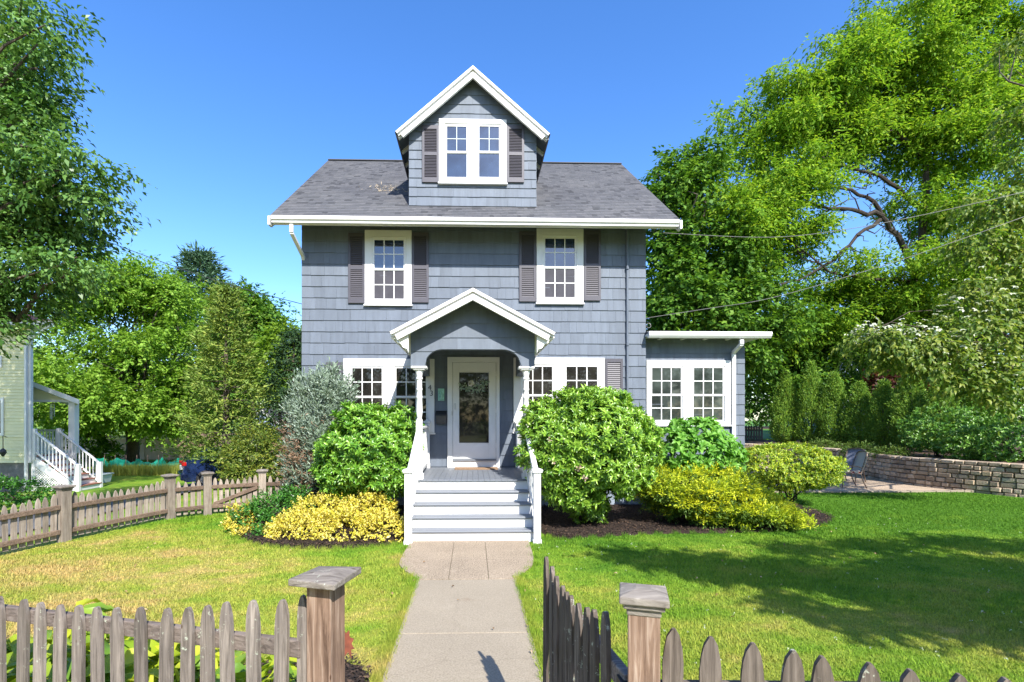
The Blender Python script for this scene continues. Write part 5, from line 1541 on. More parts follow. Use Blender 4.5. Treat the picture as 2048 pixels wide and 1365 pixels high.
lob = [L_(180, 893, 31, 30, 28), L_(215, 905, 31, 22, 16)]
shrub('low_shrub', (b0[0], 31, -.85), lob, 'dark shrub in front of the tan lattice fence', 'shrub', 'darkmaple', 'spray', 300, 8, Ls=.4, leafL=.2, leafW=.12, seed=36, nst=6, zmin=-.85)

# hostas behind the front fence: arching broad leaves from a common crown
def hosta(x, y, s, seed, label, mat_='hosta'):
    rng = np.random.default_rng(seed); n = 95
    ph = rng.random(n) * 6.283; el = rng.uniform(.25, 1.25, n); st = s * (.35 + .55 * rng.random(n))
    d = np.stack([np.cos(ph) * np.cos(el), np.sin(ph) * np.cos(el), np.sin(el)], 1)
    base = np.array([x, y, .03])
    C = base + d * st[:, None]
    D = unit(d * np.array([1, 1, .35]) + np.stack([np.cos(ph), np.sin(ph), -.15 + 0 * ph], 1) * .7)
    root = thing('hosta', base, label, 'hosta', 'hostas behind the front fence')
    V, Q, T = leaf_arrays(C, D, np.tile(UP, (n, 1)) + rng.normal(size=(n, 3)) * .3, s * (.27 + .14 * rng.random(n)), s * (.17 + .07 * rng.random(n)), 'long', .42)
    leaf_object('leaves', (V, Q, T), mat_, root)
    mb = MB()
    for c in C[::2]: mb.tube([base, (base + c) / 2 + UP * .02, c], .005, 4)
    mb.build('stalks', 'hosta' if False else LF['hosta'], root)
hs = [(-2.73, 2.95, .6), (-2.62, 3.25, .6), (-2.28, 2.98, .58), (-1.98, 3.22, .55), (-1.68, 2.9, .55), (-1.48, 3.15, .5), (-1.30, 2.85, .46), (-3.1, 3.6, .6), (-2.4, 3.55, .55)]
words = ['hosta behind the first two pickets at the edge of the picture', 'hosta behind the gap between the fourth and fifth pickets', 'hosta behind the gap between the fifth and sixth pickets', 'hosta straight behind the ninth picket', 'hosta straight behind the tenth picket', 'hosta straight behind the twelfth picket, by the dry grass', 'small hosta nearest the bare black mulch and the brown post', 'hosta behind the third picket, at the back of the bed', 'hosta behind the seventh and eighth pickets, at the back of the bed']
for i, (x, y, s) in enumerate(hs): hosta(x, y, s, 40 + i, 'yellow green ' + words[i])
q = P(2035, 1352, 1.85)
hosta(q[0] + .10, 1.95, .55, 55, 'broad green leaves poking up behind the descending front fence', 'hydr')
bpy.data.objects[-1] if False else None

# ------------------------------------------------------------------ trees
lob = [L_(-70, 80, 9.8, 150, 110), L_(-60, 270, 9.8, 150, 120), L_(-40, 480, 9.8, 150, 110), L_(-70, 585, 9.4, 100, 62), L_(40, 420, 9.6, 90, 60), L_(30, 200, 9.6, 70, 70)]
for x, y, rx, ry in ((70, 40, 85, 20), (75, 85, 70, 18), (60, 135, 90, 20), (40, 180, 80, 20), (50, 235, 85, 18), (60, 290, 90, 20), (120, 335, 122, 20), (120, 375, 95, 18), (120, 412, 128, 22), (110, 452, 118, 20), (100, 490, 105, 22), (110, 530, 95, 24), (70, 568, 82, 24), (30, 608, 80, 24), (-30, 655, 60, 28)):
    lob.append(lobe_px(x, y, 9.3 + .5 * math.sin(x * .7 + y), rx, ry, .8))
lob += [(-15.5, 11.5, 11.0, 3.0, 2.2, 2.4), (-12.8, 11.0, 13.5, 3.0, 2.2, 2.4), (-16.5, 12.5, 8.0, 2.4, 2.0, 1.8)]
tree('elm_tree', (-12.5, 9.8, -.8), lob, .28, 'tall dark green elm leaning over the pale yellow house', 'tree', 'lefttree', 11, 7600, .60, .115, .058, .06, 50, flat=.12, rmin=.35, keep=.25, curl=.3, outw=.35, ldroop=.38)
lob = [L_(250, 640, 33, 130, 90), L_(150, 720, 33, 95, 100), L_(370, 690, 33, 90, 110), L_(270, 760, 32, 150, 90), L_(260, 590, 33, 85, 52), L_(340, 600, 33, 62, 50), L_(190, 620, 33, 66, 50), L_(110, 800, 33, 70, 60), L_(400, 790, 33, 66, 66), L_(240, 815, 31.5, 120, 40)]
c = P(266, 900, 33)
tree('maple_tree', (c[0], 33, -.85), lob, .34, 'broad bright green maple in front of the tan lattice fence', 'tree', 'maple', 11, 11000, .8, .21, .13, .16, 51, rmin=.5, keep=.3, flat=.4, clouds=(230, 1.0, 1.9, .5))
def conifer(name, base, h, r, mat_, label, n, seed, leafL, leafW, Ls, droop, group=None, trunk=.15, power=.9, z0=.08, gapy=0.0, skew=(0, 0)):
    rng = np.random.default_rng(seed); base = np.array(base, float)
    root = thing(name, base, label, 'tree', group)
    mb = MB(); mb.tube([base - UP * .2, base + UP * h * .5, base + UP * h * .98], [trunk, trunk * .6, trunk * .1], 8)
    t = z0 + (1 - z0) * rng.random(n) ** 1.35
    an = rng.random(n) * 6.283
    tier = 1 + gapy * np.sin(t * h * 5 + an * 1.0) + .18 * np.sin(an * 5 + t * 20)
    R = r * (1 - t) ** power * (.45 + .6 * rng.random(n) ** .5) * tier + .05
    p = base + np.stack([np.cos(an) * R, np.sin(an) * R, t * h], 1)
    for q in range(46):
        tq = z0 + .85 * (1 - z0) * rng.random(); aq = rng.random() * 6.28; rq = r * (1 - tq) ** power * .85
        mb.tube([base + UP * tq * h, base + np.array([math.cos(aq) * rq, math.sin(aq) * rq, tq * h - droop * rq * .4])], [trunk * .22, trunk * .05], 5)
    mb.build('trunk', 'bark', root)
    o = np.stack([np.cos(an), np.sin(an), 0 * an + .25], 1)
    sprays(p, unit(o), rng, 8, Ls, leafL, leafW, droop, mat_, 'crown', root, flat=.5, jit=.35, curl=.1, up=.7, outw=.7)
    return root
c = P(452, 990, 15.8); z = float(hgt(c[0]))
conifer('cedar_tree', (c[0], 15.8, z), P(432, 575, 15.8)[2] - z, 1.28, 'cedar', 'loose olive green cedar standing in front of the navy car', 1750, 52, .15, .042, .46, -.05, power=.70, z0=.15, gapy=.3, trunk=.13)
c = P(400, 860, 46)
conifer('pine_tree', (c[0], 46, -.85), P(415, 508, 46)[2] + .85, 4.2, 'pine', 'grey green pine whose top stands above the maple', 2400, 53, .55, .14, 1.3, -.1, power=.55, gapy=.4, trunk=.3)
lob = [L_(490, 650, 30, 55, 62), L_(520, 700, 30, 60, 80), L_(470, 740, 30, 60, 80), L_(500, 610, 30, 34, 30), L_(540, 640, 30, 26, 34)]
c = P(500, 860, 30)
tree('ash_tree', (c[0], 30, -.85), lob, .22, 'light green ash between the cedar and the blue house', 'tree', 'darkmaple', 9, 2600, .7, .24, .14, .2, 54, rmin=.5, keep=.35, clouds=(90, .6, 1.1, .6))
lob = [L_(570, 690, 21, 42, 45), L_(545, 740, 21, 45, 60), L_(590, 740, 21.5, 40, 60)]
c = P(560, 860, 21)
tree('locust_tree', (c[0], 21, -.8), lob, .12, 'yellow green young locust close behind the house corner', 'tree', 'lime', 9, 900, .6, .17, .08, .25, 55, rmin=.5)
c = P(588, 900, 17.0)
conifer('spruce_tree', (c[0], 17.0, -.2), 5.2, 1.25, 'spruce', 'dark green spruce hard against the house corner', 1500, 56, .16, .04, .45, .25, power=.6, trunk=.1)
# far wood closing the view ahead, and an added belt behind the camera
rng = np.random.default_rng(60)
lob = []
for x in np.linspace(-60, 75, 34):
    lob.append((x + rng.normal() * 1.5, 72 + rng.normal() * 4, 4 + rng.random() * 3.0, 4.5, 3.5, 4.5 + 2.5 * rng.random()))
for x in np.linspace(-70, 70, 30):  # unseen belt behind the camera, added to darken window reflections
    lob.append((x + rng.normal() * 1.5, -48 + rng.normal() * 3, 4 + rng.random() * 2.5, 4.5, 3.0, 4.5 + 2.5 * rng.random()))
p, o = lobes_sample(lob, 11000, rng, .6, .5)
o = sprays(p, o, rng, 7, 1.4, .6, .4, .2, 'far', 'far_wood', None)
tag(o, 'far-off belt of green trees behind the gardens', 'wood', kind='stuff')

# maple behind the sunroom side of the house, an understory tree, and the big honey locust
lob = [L_(1365, 420, 22, 70, 90), L_(1340, 545, 22, 62, 100), L_(1440, 540, 22.5, 85, 110), L_(1390, 640, 22, 105, 90), L_(1335, 360, 22, 34, 48), L_(1395, 345, 22, 42, 46), L_(1500, 640, 23, 85, 90), L_(1300, 640, 23, 40, 80)]
c = P(1400, 880, 22.5)
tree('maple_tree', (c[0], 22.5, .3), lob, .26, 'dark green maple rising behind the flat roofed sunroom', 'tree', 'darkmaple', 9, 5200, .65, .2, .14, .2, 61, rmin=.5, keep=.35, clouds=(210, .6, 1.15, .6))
lob = [L_(1550, 760, 26, 75, 85), L_(1640, 730, 27, 75, 80), L_(1600, 690, 27, 100, 60), L_(1520, 700, 26, 50, 70)]
c = P(1560, 880, 26)
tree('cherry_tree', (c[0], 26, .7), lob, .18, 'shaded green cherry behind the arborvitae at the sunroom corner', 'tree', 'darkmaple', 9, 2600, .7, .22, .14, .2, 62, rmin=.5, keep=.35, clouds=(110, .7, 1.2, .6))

def locust():
    rng = np.random.default_rng(63)
    b = P(1895, 860, 24.7); base = np.array([b[0], 24.7, TZ])
    root = thing('honey_locust', base, 'huge feathery light green honey locust with dark spreading limbs', 'tree')
    mb = MB()
    def limb(pts, Ys, r0, r1):
        W = [P(x, y, Y * 1.3) for (x, y), Y in zip(pts, Ys)]
        out = []
        for a, c in zip(W[:-1], W[1:]):
            for t in (0, .33, .66): out.append(a + (c - a) * t + rng.normal(size=3) * .05 * (t > 0))
        out.append(W[-1]); n = len(out)
        mb.tube(out, [1.2 * r0 + 1.2 * (r1 - r0) * (i / (n - 1)) ** .8 for i in range(n)], 8)
        return out
    main = limb([(1895, 900), (1862, 690), (1835, 560), (1852, 400), (1850, 320), (1880, 180), (1940, 70)], [19, 19, 18.8, 18.6, 18.5, 18.5, 18.3], .21, .05)
    L1 = limb([(1838, 575), (1795, 470), (1762, 432), (1735, 395), (1690, 378), (1640, 372)], [18.8, 18.4, 18.2, 18, 17.8, 17.6], .13, .04)
    L2 = limb([(1765, 432), (1720, 424), (1660, 418), (1600, 402), (1520, 410)], [18.2, 18, 17.8, 17.5, 17.2], .10, .03)
    L3 = limb([(1855, 430), (1795, 375), (1740, 345), (1680, 330), (1600, 290)], [18.6, 18.4, 18.2, 18, 17.6], .11, .03)
    L4 = limb([(1760, 440), (1715, 470), (1670, 520), (1600, 560), (1540, 575)], [18.2, 18, 17.8, 17.4, 17], .085, .02)
    L5 = limb([(1850, 320), (1790, 260), (1720, 210), (1650, 150)], [18.5, 18.3, 18, 17.8], .12, .03)
    L6 = limb([(1838, 565), (1760, 560), (1660, 545), (1590, 490)], [18.8, 18.2, 17.8, 17.2], .09, .02)
    L7 = limb([(1885, 170), (1930, 230), (2000, 210), (2060, 180)], [18.5, 18.3, 18, 17.8], .10, .03)
    for L in (L1, L2, L3, L4, L5, L6, L7, L3, L4, L6, L1, L2):
        for q in range(5):
            a = L[2 + int(rng.integers(0, len(L) - 3))]
            e = a + np.array([rng.normal() * 1.2 - .6, rng.normal() * .6, rng.normal() * 1.0])
            branchy(mb, a, e, .035, .008, rng, .08, 4, 5)
    mb.build('trunk', 'darkbark', root)
    px = [(1425, 375, 78, 60), (1505, 300, 92, 72), (1590, 225, 100, 78), (1690, 140, 92, 92), (1800, 70, 120, 92), (1930, 40, 140, 100), (2060, 120, 110, 130), (1700, 265, 110, 62), (1810, 190, 100, 80), (1960, 230, 110, 100), (1950, 370, 110, 90), (1905, 470, 92, 66), (1450, 460, 80, 60), (1540, 420, 66, 62), (1420, 560, 72, 55), (1500, 560, 66, 50), (1640, 300, 80, 46),
          (1690, 640, 110, 50), (1800, 600, 100, 60), (1580, 660, 90, 50), (1920, 590, 100, 66), (1480, 690, 70, 46), (1850, 690, 110, 60), (2020, 500, 90, 120), (1720, 575, 60, 28), (1870, 400, 60, 40), (1880, 520, 70, 46), (1830, 300, 70, 40), (1560, 490, 70, 50), (1520, 520, 60, 60), (1620, 470, 50, 26), (1590, 350, 90, 60), (1750, 250, 100, 60), (1690, 205, 90, 60), (1900, 300, 100, 60), (1960, 540, 110, 60), (1880, 640, 120, 50), (1990, 620, 110, 60), (1780, 640, 110, 44), (1700, 520, 40, 16), (1650, 585, 60, 22)]
    lob = []
    for i, (x, y, rx, ry) in enumerate(px):
        Y = 22.0 + rng.random() * 3.5
        if y > 540 and x > 1560: Y = 24.5 + rng.random() * 2.5
        lob.append(lobe_px(x, y, Y, rx, ry, 1.9))
    lob = sublobes(lob, 860, rng, (.5, 1.1), .40, .3, .15)
    p, o = lobes_sample(lob, 18500, rng, .3, .0)
    sprays(p, o, rng, 15, .95, .195, .085, .20, 'locust', 'crown', root, flat=.25, curl=.2, up=1.0, outw=.35, jit=.3)
locust()

lob = [L_(1700, 690, 33, 120, 80), L_(1850, 660, 33, 130, 100), L_(2000, 640, 33, 130, 130), L_(1950, 750, 32, 130, 70), L_(1760, 770, 34, 120, 50), L_(2090, 560, 34, 110, 150), L_(2000, 810, 31, 130, 45), L_(1880, 815, 32, 90, 40)]
c = P(1900, 860, 33)
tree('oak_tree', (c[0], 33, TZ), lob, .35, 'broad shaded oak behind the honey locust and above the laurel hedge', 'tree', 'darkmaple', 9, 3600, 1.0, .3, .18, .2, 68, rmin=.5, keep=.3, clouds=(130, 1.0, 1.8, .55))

# dogwood reaching in from the terrace side, with tiers of white bracts
def dogwood():
    rng = np.random.default_rng(65)
    base = np.array([16.3, 12.0, .7])
    root = thing('dogwood', base, 'layered dogwood with creamy white bracts hanging over the stone wall', 'tree')
    px = [(1990, 660, 7.9, 120, 70), (1930, 740, 7.8, 105, 45), (1800, 690, 8.2, 82, 34), (1745, 680, 8.4, 46, 24), (1860, 700, 8.0, 70, 36), (2040, 770, 7.6, 90, 40), (1990, 410, 8.6, 80, 40), (1975, 485, 8.5, 70, 36), (2040, 230, 8.7, 26, 36), (2035, 90, 8.8, 22, 26), (2090, 560, 8.2, 120, 120), (1960, 580, 8.3, 62, 26), (2100, 350, 8.6, 80, 150)]
    lob = [lobe_px(x, y, Y + 2.6, rx, ry, .65) for x, y, Y, rx, ry in px]
    mb = MB(); fk = base + np.array([-.2, -.1, 2.2])
    branchy(mb, base - UP * .3, fk, .11, .085, rng, .02, 5, 9)
    for l in lob:
        pts = branchy(mb, fk, np.array(l[:3]), .05, .012, rng, .05, 6, 6)
        for q in range(3): branchy(mb, pts[3 + q], np.array(l[:3]) + unit(rng.normal(size=3)) * np.array(l[3:6]) * .9, .014, .004, rng, .05, 3, 5)
    mb.build('trunk', 'bark', root)
    p, o = lobes_sample(lob, 1500, rng, .4, .25)
    sprays(p, o, rng, 9, .5, .125, .066, .42, 'dog', 'crown', root, kind='long', flat=.2, curl=.3, up=1.0, outw=.4)
    # bracts: four pointed petals sitting on the upper side of the tiers
    bl = [lob[i] for i in (0, 0, 0, 2, 2, 3, 4, 5, 1)]
    C = []; D = []; N = []
    for i in range(270):
        l = np.array(bl[i % len(bl)]); an = rng.random() * 6.28; r = math.sqrt(rng.random())
        x, y = math.cos(an) * r, math.sin(an) * r
        c = l[:3] + np.array([x * l[3], y * l[4], l[5] * (.55 * math.sqrt(max(0, 1 - r * r)) + .45 + rng.normal() * .35)])
        nn = unit(np.array([rng.normal() * .3, -.35 + rng.normal() * .3, 1.0])); t = unit(np.cross(nn, [1, .2, 0])); w = np.cross(nn, t); ph = rng.random() * 1.5
        for k in range(4):
            d = t * math.cos(ph + k * PI / 2) + w * math.sin(ph + k * PI / 2)
            C.append(c); D.append(d - nn * .12); N.append(nn)
    leaf_object('bracts', leaf_arrays(np.array(C), np.array(D), np.array(N), .062, .052, 'long', .2), 'bract', root)
dogwood()

# arborvitae row on the terrace: one built, the rest copied
def arborvitae(base, h, r, seed, label):
    rng = np.random.default_rng(seed); base = np.array(base, float)
    root = thing('arborvitae', base, label, 'evergreen', 'arborvitae along the terrace')
    MB().tube([base - UP * .2, base + UP * h * .6, base + UP * h * .95], [.07, .05, .01], 8).build('trunk', 'bark', root)
    n = 3000
    t = rng.random(n) ** 1.1; an = rng.random(n) * 6.283
    prof = np.interp(t, [0, .08, .25, .5, .8, 1], [.6, .9, 1.0, .80, .40, .03])
    R = r * prof * (.72 + .33 * rng.random(n)) * (1 + .13 * np.sin(an * 3 + t * 9) + .10 * np.sin(an * 7 - t * 15))
    p = base + np.stack([np.cos(an) * R, np.sin(an) * R, .08 + t * h], 1)
    o = np.stack([np.cos(an), np.sin(an), 0 * an + .6], 1)
    sprays(p, unit(o), rng, 8, .20, .075, .026, -.45, 'arbor', 'foliage', root, flat=1.0, jit=.35, curl=.1, up=.2, outw=1.0)
    return root
rows = [(1572, 23.2, 752, 'arborvitae at the sunroom end of the row, half shaded'), (1622, 22.4, 735, 'tall brightly lit arborvitae second from the sunroom end'), (1668, 21.6, 755, 'sunlit arborvitae in front of the pale blue house gable'), (1720, 20.6, 772, 'short arborvitae behind the patio chair backs'), (1768, 19.6, 770, 'short arborvitae with a bright yellow green top'), (1822, 18.6, 740, 'tall pointed arborvitae in front of the dark red shrub'), (1880, 17.6, 765, 'shaded arborvitae touching the laurel hedge')]
p0 = P(rows[0][0], 880, rows[0][1]); H0 = 2.75
A0 = arborvitae((p0[0], rows[0][1], TZ - .03), H0, .60, 70, rows[0][3])
for i, (x, Y, yt, lab) in enumerate(rows[1:]):
    r = A0.copy(); COL.objects.link(r); r['label'] = lab
    p = P(x, 880, Y); h = P(x, yt, Y)[2] - TZ
    r.location = (p[0], Y, TZ - .03); r.rotation_euler = (0, 0, 1.3 * i + .7); r.scale = (1.0 + .06 * math.sin(i * 2.1), 1.0 - .05 * math.cos(i * 1.7), h / H0)
    for ch in A0.children:
        c = ch.copy(); COL.objects.link(c); c.parent = r
h0 = P(rows[0][0], rows[0][2], rows[0][1])[2] - TZ
A0.scale = (1, 1, h0 / H0)
lob = [L_(1800, 778, 24, 50, 22), L_(1765, 768, 24, 30, 18)]
shrub('red_shrub', (lob[0][0], 24, TZ), lob, 'dark red leaved shrub behind the arborvitae row', 'shrub', 'red', 'spray', 500, 8, Ls=.4, leafL=.16, leafW=.09, seed=71, nst=8, rmin=.5)

# street trees behind the viewer: one shades the lawn, two show in the upper windows
sh = [(2.3, 7.15, .40, .30), (2.8, 6.85, .5, .4), (3.4, 6.5, .6, .55), (4.1, 6.25, .7, .6), (4.9, 5.8, .8, .6), (5.7, 6.1, .9, .6), (6.6, 6.3, 1.0, .6), (4.9, 7.5, .5, .22), (6.1, 7.6, .7, .28), (3.3, 5.25, .30, .22), (3.7, 4.75, .34, .22), (4.6, 4.8, .5, .3), (7.6, 7.8, .8, .35), (7.6, 6.0, .8, .6), (5.6, 4.6, .5, .3), (9.0, 7.2, .9, .6), (5.15, 9.9, .5, .3)]
lob = []
rng = np.random.default_rng(80)
for X, Y, r, ry in sh:
    z = 6.3 + rng.normal() * .3
    lob.append((X + .34 / .95 * z, Y - z / .95, z, r, ry * .7, ry * .4))
tree('street_tree', (9.5, -3.0, 0), lob, .24, 'tree beside the street that throws dappled shade over the lawn', 'tree', 'darkmaple', 10, 2150, .5, .15, .09, .15, 81, flat=.3, rmin=.25, keep=.1)
for X, Y, h, sd, lab in ((-9.3, -15, 11.5, 82, 'street tree mirrored in the upper window, broad crown'), (-3.4, -17, 12.5, 83, 'street tree mirrored in the upper window, tall crown'),
                         (4.5, -18, 10.5, 84, 'street tree behind the viewer, seen mirrored in the lower windows'), (-16, -16, 13, 85, 'unseen street tree added at the driveway end to block low sky'), (12, -17, 14, 86, 'unseen street tree added at the terrace end to block low sky'), (20, -16, 15, 87, 'outermost unseen street tree, added to block low sky'), (-24, -17, 15, 88, 'broad unseen street tree past the driveway, added to block low sky')):  # outer four are unseen, added to cut sky fill on the facade
    lob = [(X, Y, h * .68, 2.9, 2.4, h * .27), (X + 1.6, Y + .4, h * .5, 2.2, 2.0, h * .24), (X - 1.6, Y, h * .48, 2.2, 2.0, h * .24)]
    tree('street_tree', (X, Y, 0), lob, .22, lab, 'tree', 'darkmaple', 8, 900, .8, .28, .18, .2, sd, rmin=.4, twigs=1)

# ------------------------------------------------------------------ neighbours
NYH = 20.0
nxr = P(61, 800, NYH)[0]
ng = -.85
nb = thing('neighbour_house', (nxr - 4, NYH, ng), 'pale yellow clapboard house with white side porch beyond the driveway', 'house')
zf, ze = .27, P(90, 655, NYH)[2]
# the side wall runs back along its own bay, so the porch stands clear of it
plan = [(nxr - 9, NYH), (nxr, NYH), (nxr - 9, NYH + 7.6)]
mb = MB().prism(plan, (0, 0, 0), (1, 0, 0), (0, 1, 0), (0, 0, 1), zf, ze)
shingles(mb, (nxr - 9, NYH, 0), (1, 0, 0), (0, 0, 1), (0, -1, 0), 0, 8.9, lambda u: zf, lambda u: ze, .125, 3, 5, .032, .001, 90)
mb.build('wall', 'siding', nb)
MB().prism([(nxr - 8.96, NYH + .04), (nxr - .08, NYH + .04), (nxr - 8.96, NYH + 7.5)], (0, 0, 0), (1, 0, 0), (0, 1, 0), (0, 0, 1), ng - .2, zf - .002).build('foundation', 'stonefound', nb)
MB().box(nxr - .11, nxr + .028, NYH - .028, NYH + .09, zf, ze - .05).build('corner_board', 'white', nb)
er = P(108, 655, NYH - .5)[0] - nxr
ep = [(nxr - 9.5, NYH - .5), (nxr + er, NYH - .5), (nxr + er - .75, NYH + .15), (nxr - 9.5, NYH + 7.9)]
MB().prism(ep, (0, 0, 0), (1, 0, 0), (0, 1, 0), (0, 0, 1), ze, ze + .17).build('eave', 'white', nb)
rp = [(nxr - 9.6, NYH - .55), (nxr + er + .05, NYH - .55), (nxr + er - .75, NYH + .2), (nxr - 9.6, NYH + 7.95)]
MB().add([(x, y, ze + .172) for x, y in rp] + [(nxr - 6.2, NYH + 2.2, ze + 1.9)], [(i, (i + 1) % 4, 4) for i in range(4)] + [(3, 2, 1, 0)]).build('roof', 'redroof', nb)
dx = P(52, 800, NYH - .08)[0]
MB().bar((nxr + er - .15, NYH - .45, ze + .0), (dx + .1, NYH - .1, ze - .55), .09, .07).bar((dx + .1, NYH - .1, ze - .5), (dx, NYH - .08, ze - .75), .09, .07).bar((dx, NYH - .08, ze - .7), (dx, NYH - .08, ng + .2), .09, .07).build('downspout', 'white', nb)
for (xa, xb, ya, yb) in ((-40, 7, 796, 872), (-40, 3, 712, 736)):
    a = P(xa, ya, NYH - .05); b = P(xb, yb, NYH - .05)
    w = frame(MB(), a[0], b[0], b[2], a[2], .10, NYH - .06, NYH - .02).build('window', 'white', nb)
    MB().box(a[0] + .1, b[0] - .1, NYH - .035, NYH - .022, b[2] + .1, a[2] - .1).build('pane', 'glass', w)
# porch on its far side
PYn = 21.3
def q(x, y, Y=PYn): return P(x, y, Y)
a = q(56, 757); b = q(168, 800)
mb = MB()
for dz in (0,):
    mb.prism([(a[0], a[2]), (b[0], b[2]), (b[0], b[2] - .20), (a[0], a[2] - .20)], (0, PYn - .25, 0), (1, 0, 0), (0, 0, 1), (-.68, .73, 0), 0, 3.4)
mb.build('porch_roof', 'white', nb)
c = q(148, 800); d = q(62, 800)
mb = MB().prism([(d[0] - .3, c[2]), (c[0], c[2]), (c[0], b[2] + .0 + (a[2] - b[2]) * (b[0] - c[0]) / (b[0] - a[0]) - .2), (d[0] - .3, a[2] - .25)], (0, PYn, 0), (1, 0, 0), (0, 0, 1), (0, 1, 0), 0, .12)
mb.build('porch_gable', 'siding', nb)
MB().box(d[0] - .3, c[0] + .01, PYn - .02, PYn + .14, c[2] - .10, c[2] - .002).build('porch_beam', 'white', nb)
zd = .55
col = q(142.5, 850)
MB().box(col[0] - .13, col[0] + .13, PYn, PYn + .26, zd, c[2] - .101).build('column', 'white', nb, bevel=.02)
MB().prism([(nxr - 1.5, zd - .22), (col[0] + .2, zd - .22), (col[0] + .2, zd), (nxr - 1.5, zd)], (0, PYn - .02, 0), (1, 0, 0), (0, 0, 1), (-.68, .73, 0), 0, 2.8).build('porch_floor', 'white', nb)
YR = PYn + 1.5
rx0, rx1 = P(70, 860, YR)[0], P(126, 860, YR)[0]
r = MB().box(rx0, rx1, YR, YR + .06, zd + .9, zd + .97).build('handrail', 'white', nb)
for i in range(9):
    x = rx0 + (rx1 - rx0) * (i + .5) / 9
    MB().box(x - .02, x + .02, YR + .01, YR + .05, zd, zd + .9).build('baluster', 'white', r)
n = 7; S0 = P(66, 910, 20.05)[0]; run = .25
for i in range(n):
    x = S0 + i * run; z = zd - i * (zd - ng) / n
    MB().box(x, x + run + .03, 20.12, PYn - .05, z - .04, z).build('tread', 'redroof', nb)
    MB().box(x + run - .02, x + run, 20.14, PYn - .06, z - (zd - ng) / n, z - .041).build('riser', 'white', nb)
xe = S0 + n * run
MB().prism([(S0, zd - .05), (S0 + .05, zd - .05), (xe, ng + .10), (xe, ng), (xe - .25, ng), (S0, zd - .40)], (0, 20.08, 0), (1, 0, 0), (0, 0, 1), (0, 1, 0), 0, .05).build('stringer', 'white', nb)
mb = MB()
tw, th_ = n * run - .32, zd - ng - .42     # lattice panel: the triangle under the stringer
def inside(u, v): return u >= 0 and v >= 0 and u / tw + v / th_ <= 1
for fam in (1, -1):
    c_ = -2.0
    while c_ < 3.0:
        pts = [(u, c_ - fam * u) for u in np.linspace(0, tw, 90) if inside(u, c_ - fam * u)]
        if len(pts) > 2:
            (u0, v0), (u1, v1) = pts[0], pts[-1]
            mb.bar((S0 + .05 + u0, 20.11 + .006 * fam, ng + v0), (S0 + .05 + u1, 20.11 + .006 * fam, ng + v1), .028, .010, up=(0, 1, 0))
        c_ += .10
mb.build('lattice', 'white', nb)
MB().box(S0 - .08, S0 + .06, 20.06, 20.14, ng, zd + .05).build('corner_post', 'white', nb)
for Y in (20.1, 21.25):
    ra_ = np.array([S0 + .02, Y, zd + .95]); rb_ = np.array([xe - .05, Y, ng + .98])
    r = MB().bar(ra_, rb_, .07, .06).build('handrail', 'white', nb)
    MB().bar(ra_ - UP * .78, rb_ - UP * .78, .05, .05).build('bottom_rail', 'white', r)
    for k in range(1, 12):
        p = ra_ + (rb_ - ra_) * k / 12
        MB().box(p[0] - .018, p[0] + .018, Y - .018, Y + .018, p[2] - .78, p[2]).build('baluster', 'white', r)
    MB().box(xe - .12, xe + .02, Y - .07, Y + .07, ng - .05, ng + 1.05).build('newel_post', 'white', nb, bevel=.01)
    MB().box(S0 - .05, S0 + .08, Y - .065, Y + .065, zd - .2, zd + 1.05).build('newel_post', 'white', nb, bevel=.01)
wc_ = q(97, 815)
t = thing('wind_chime', wc_, 'silver tube wind chime hanging in the neighbour porch', 'wind chime')
mb = MB()
for k in range(5):
    mb.tube([(wc_[0] + .07 * math.cos(k * 1.26), PYn + .2 + .07 * math.sin(k * 1.26), wc_[2] + .15), (wc_[0] + .07 * math.cos(k * 1.26), PYn + .2 + .07 * math.sin(k * 1.26), wc_[2] - .35 - .04 * k)], .014, 6)
mb.build('tubes', 'bin', t)
MB().tube([(wc_[0], PYn + .2, c[2] - .1), (wc_[0], PYn + .2, wc_[2] - .6)], .006, 5).lathe([(.09, wc_[2] + .15), (.09, wc_[2] + .17)], (wc_[0], PYn + .2, 0), 12).build('hanger', 'shedwood', t)
hp = P(6, 905, 19.4)
t = thing('garden_bell', hp, 'iron bell hanging on a hooked bracket by the pale yellow wall', 'bell')
MB().tube([(hp[0] - .3, 19.9, hp[2] + .55), (hp[0] - .1, 19.5, hp[2] + .62), (hp[0], 19.4, hp[2] + .5), (hp[0], 19.4, hp[2] + .15)], .014, 6).build('hook', 'iron', t)
MB().lathe([(.02, hp[2] + .15), (.09, hp[2] + .08), (.11, hp[2] - .02), (.03, hp[2] - .16)], (hp[0], 19.4, 0), 12).build('bell', 'iron', t)

bp = P(200, 975, 22.6)
t = thing('trash_bin', (bp[0], 22.6, ng), 'pale grey plastic bin standing behind the white porch stairs', 'bin')
z1 = P(200, 950, 22.6)[2]
MB().add([(bp[0] - .27, 22.33, ng), (bp[0] + .27, 22.33, ng), (bp[0] + .27, 22.87, ng), (bp[0] - .27, 22.87, ng), (bp[0] - .33, 22.27, z1), (bp[0] + .33, 22.27, z1), (bp[0] + .33, 22.93, z1), (bp[0] - .33, 22.93, z1)], [(0, 3, 2, 1), (4, 5, 6, 7), (0, 1, 5, 4), (1, 2, 6, 5), (2, 3, 7, 6), (3, 0, 4, 7)]).build('body', 'bin', t, bevel=.03)
MB().box(bp[0] - .37, bp[0] + .37, 22.23, 22.97, z1 + .002, z1 + .06).build('lid', 'binlid', t, bevel=.02)

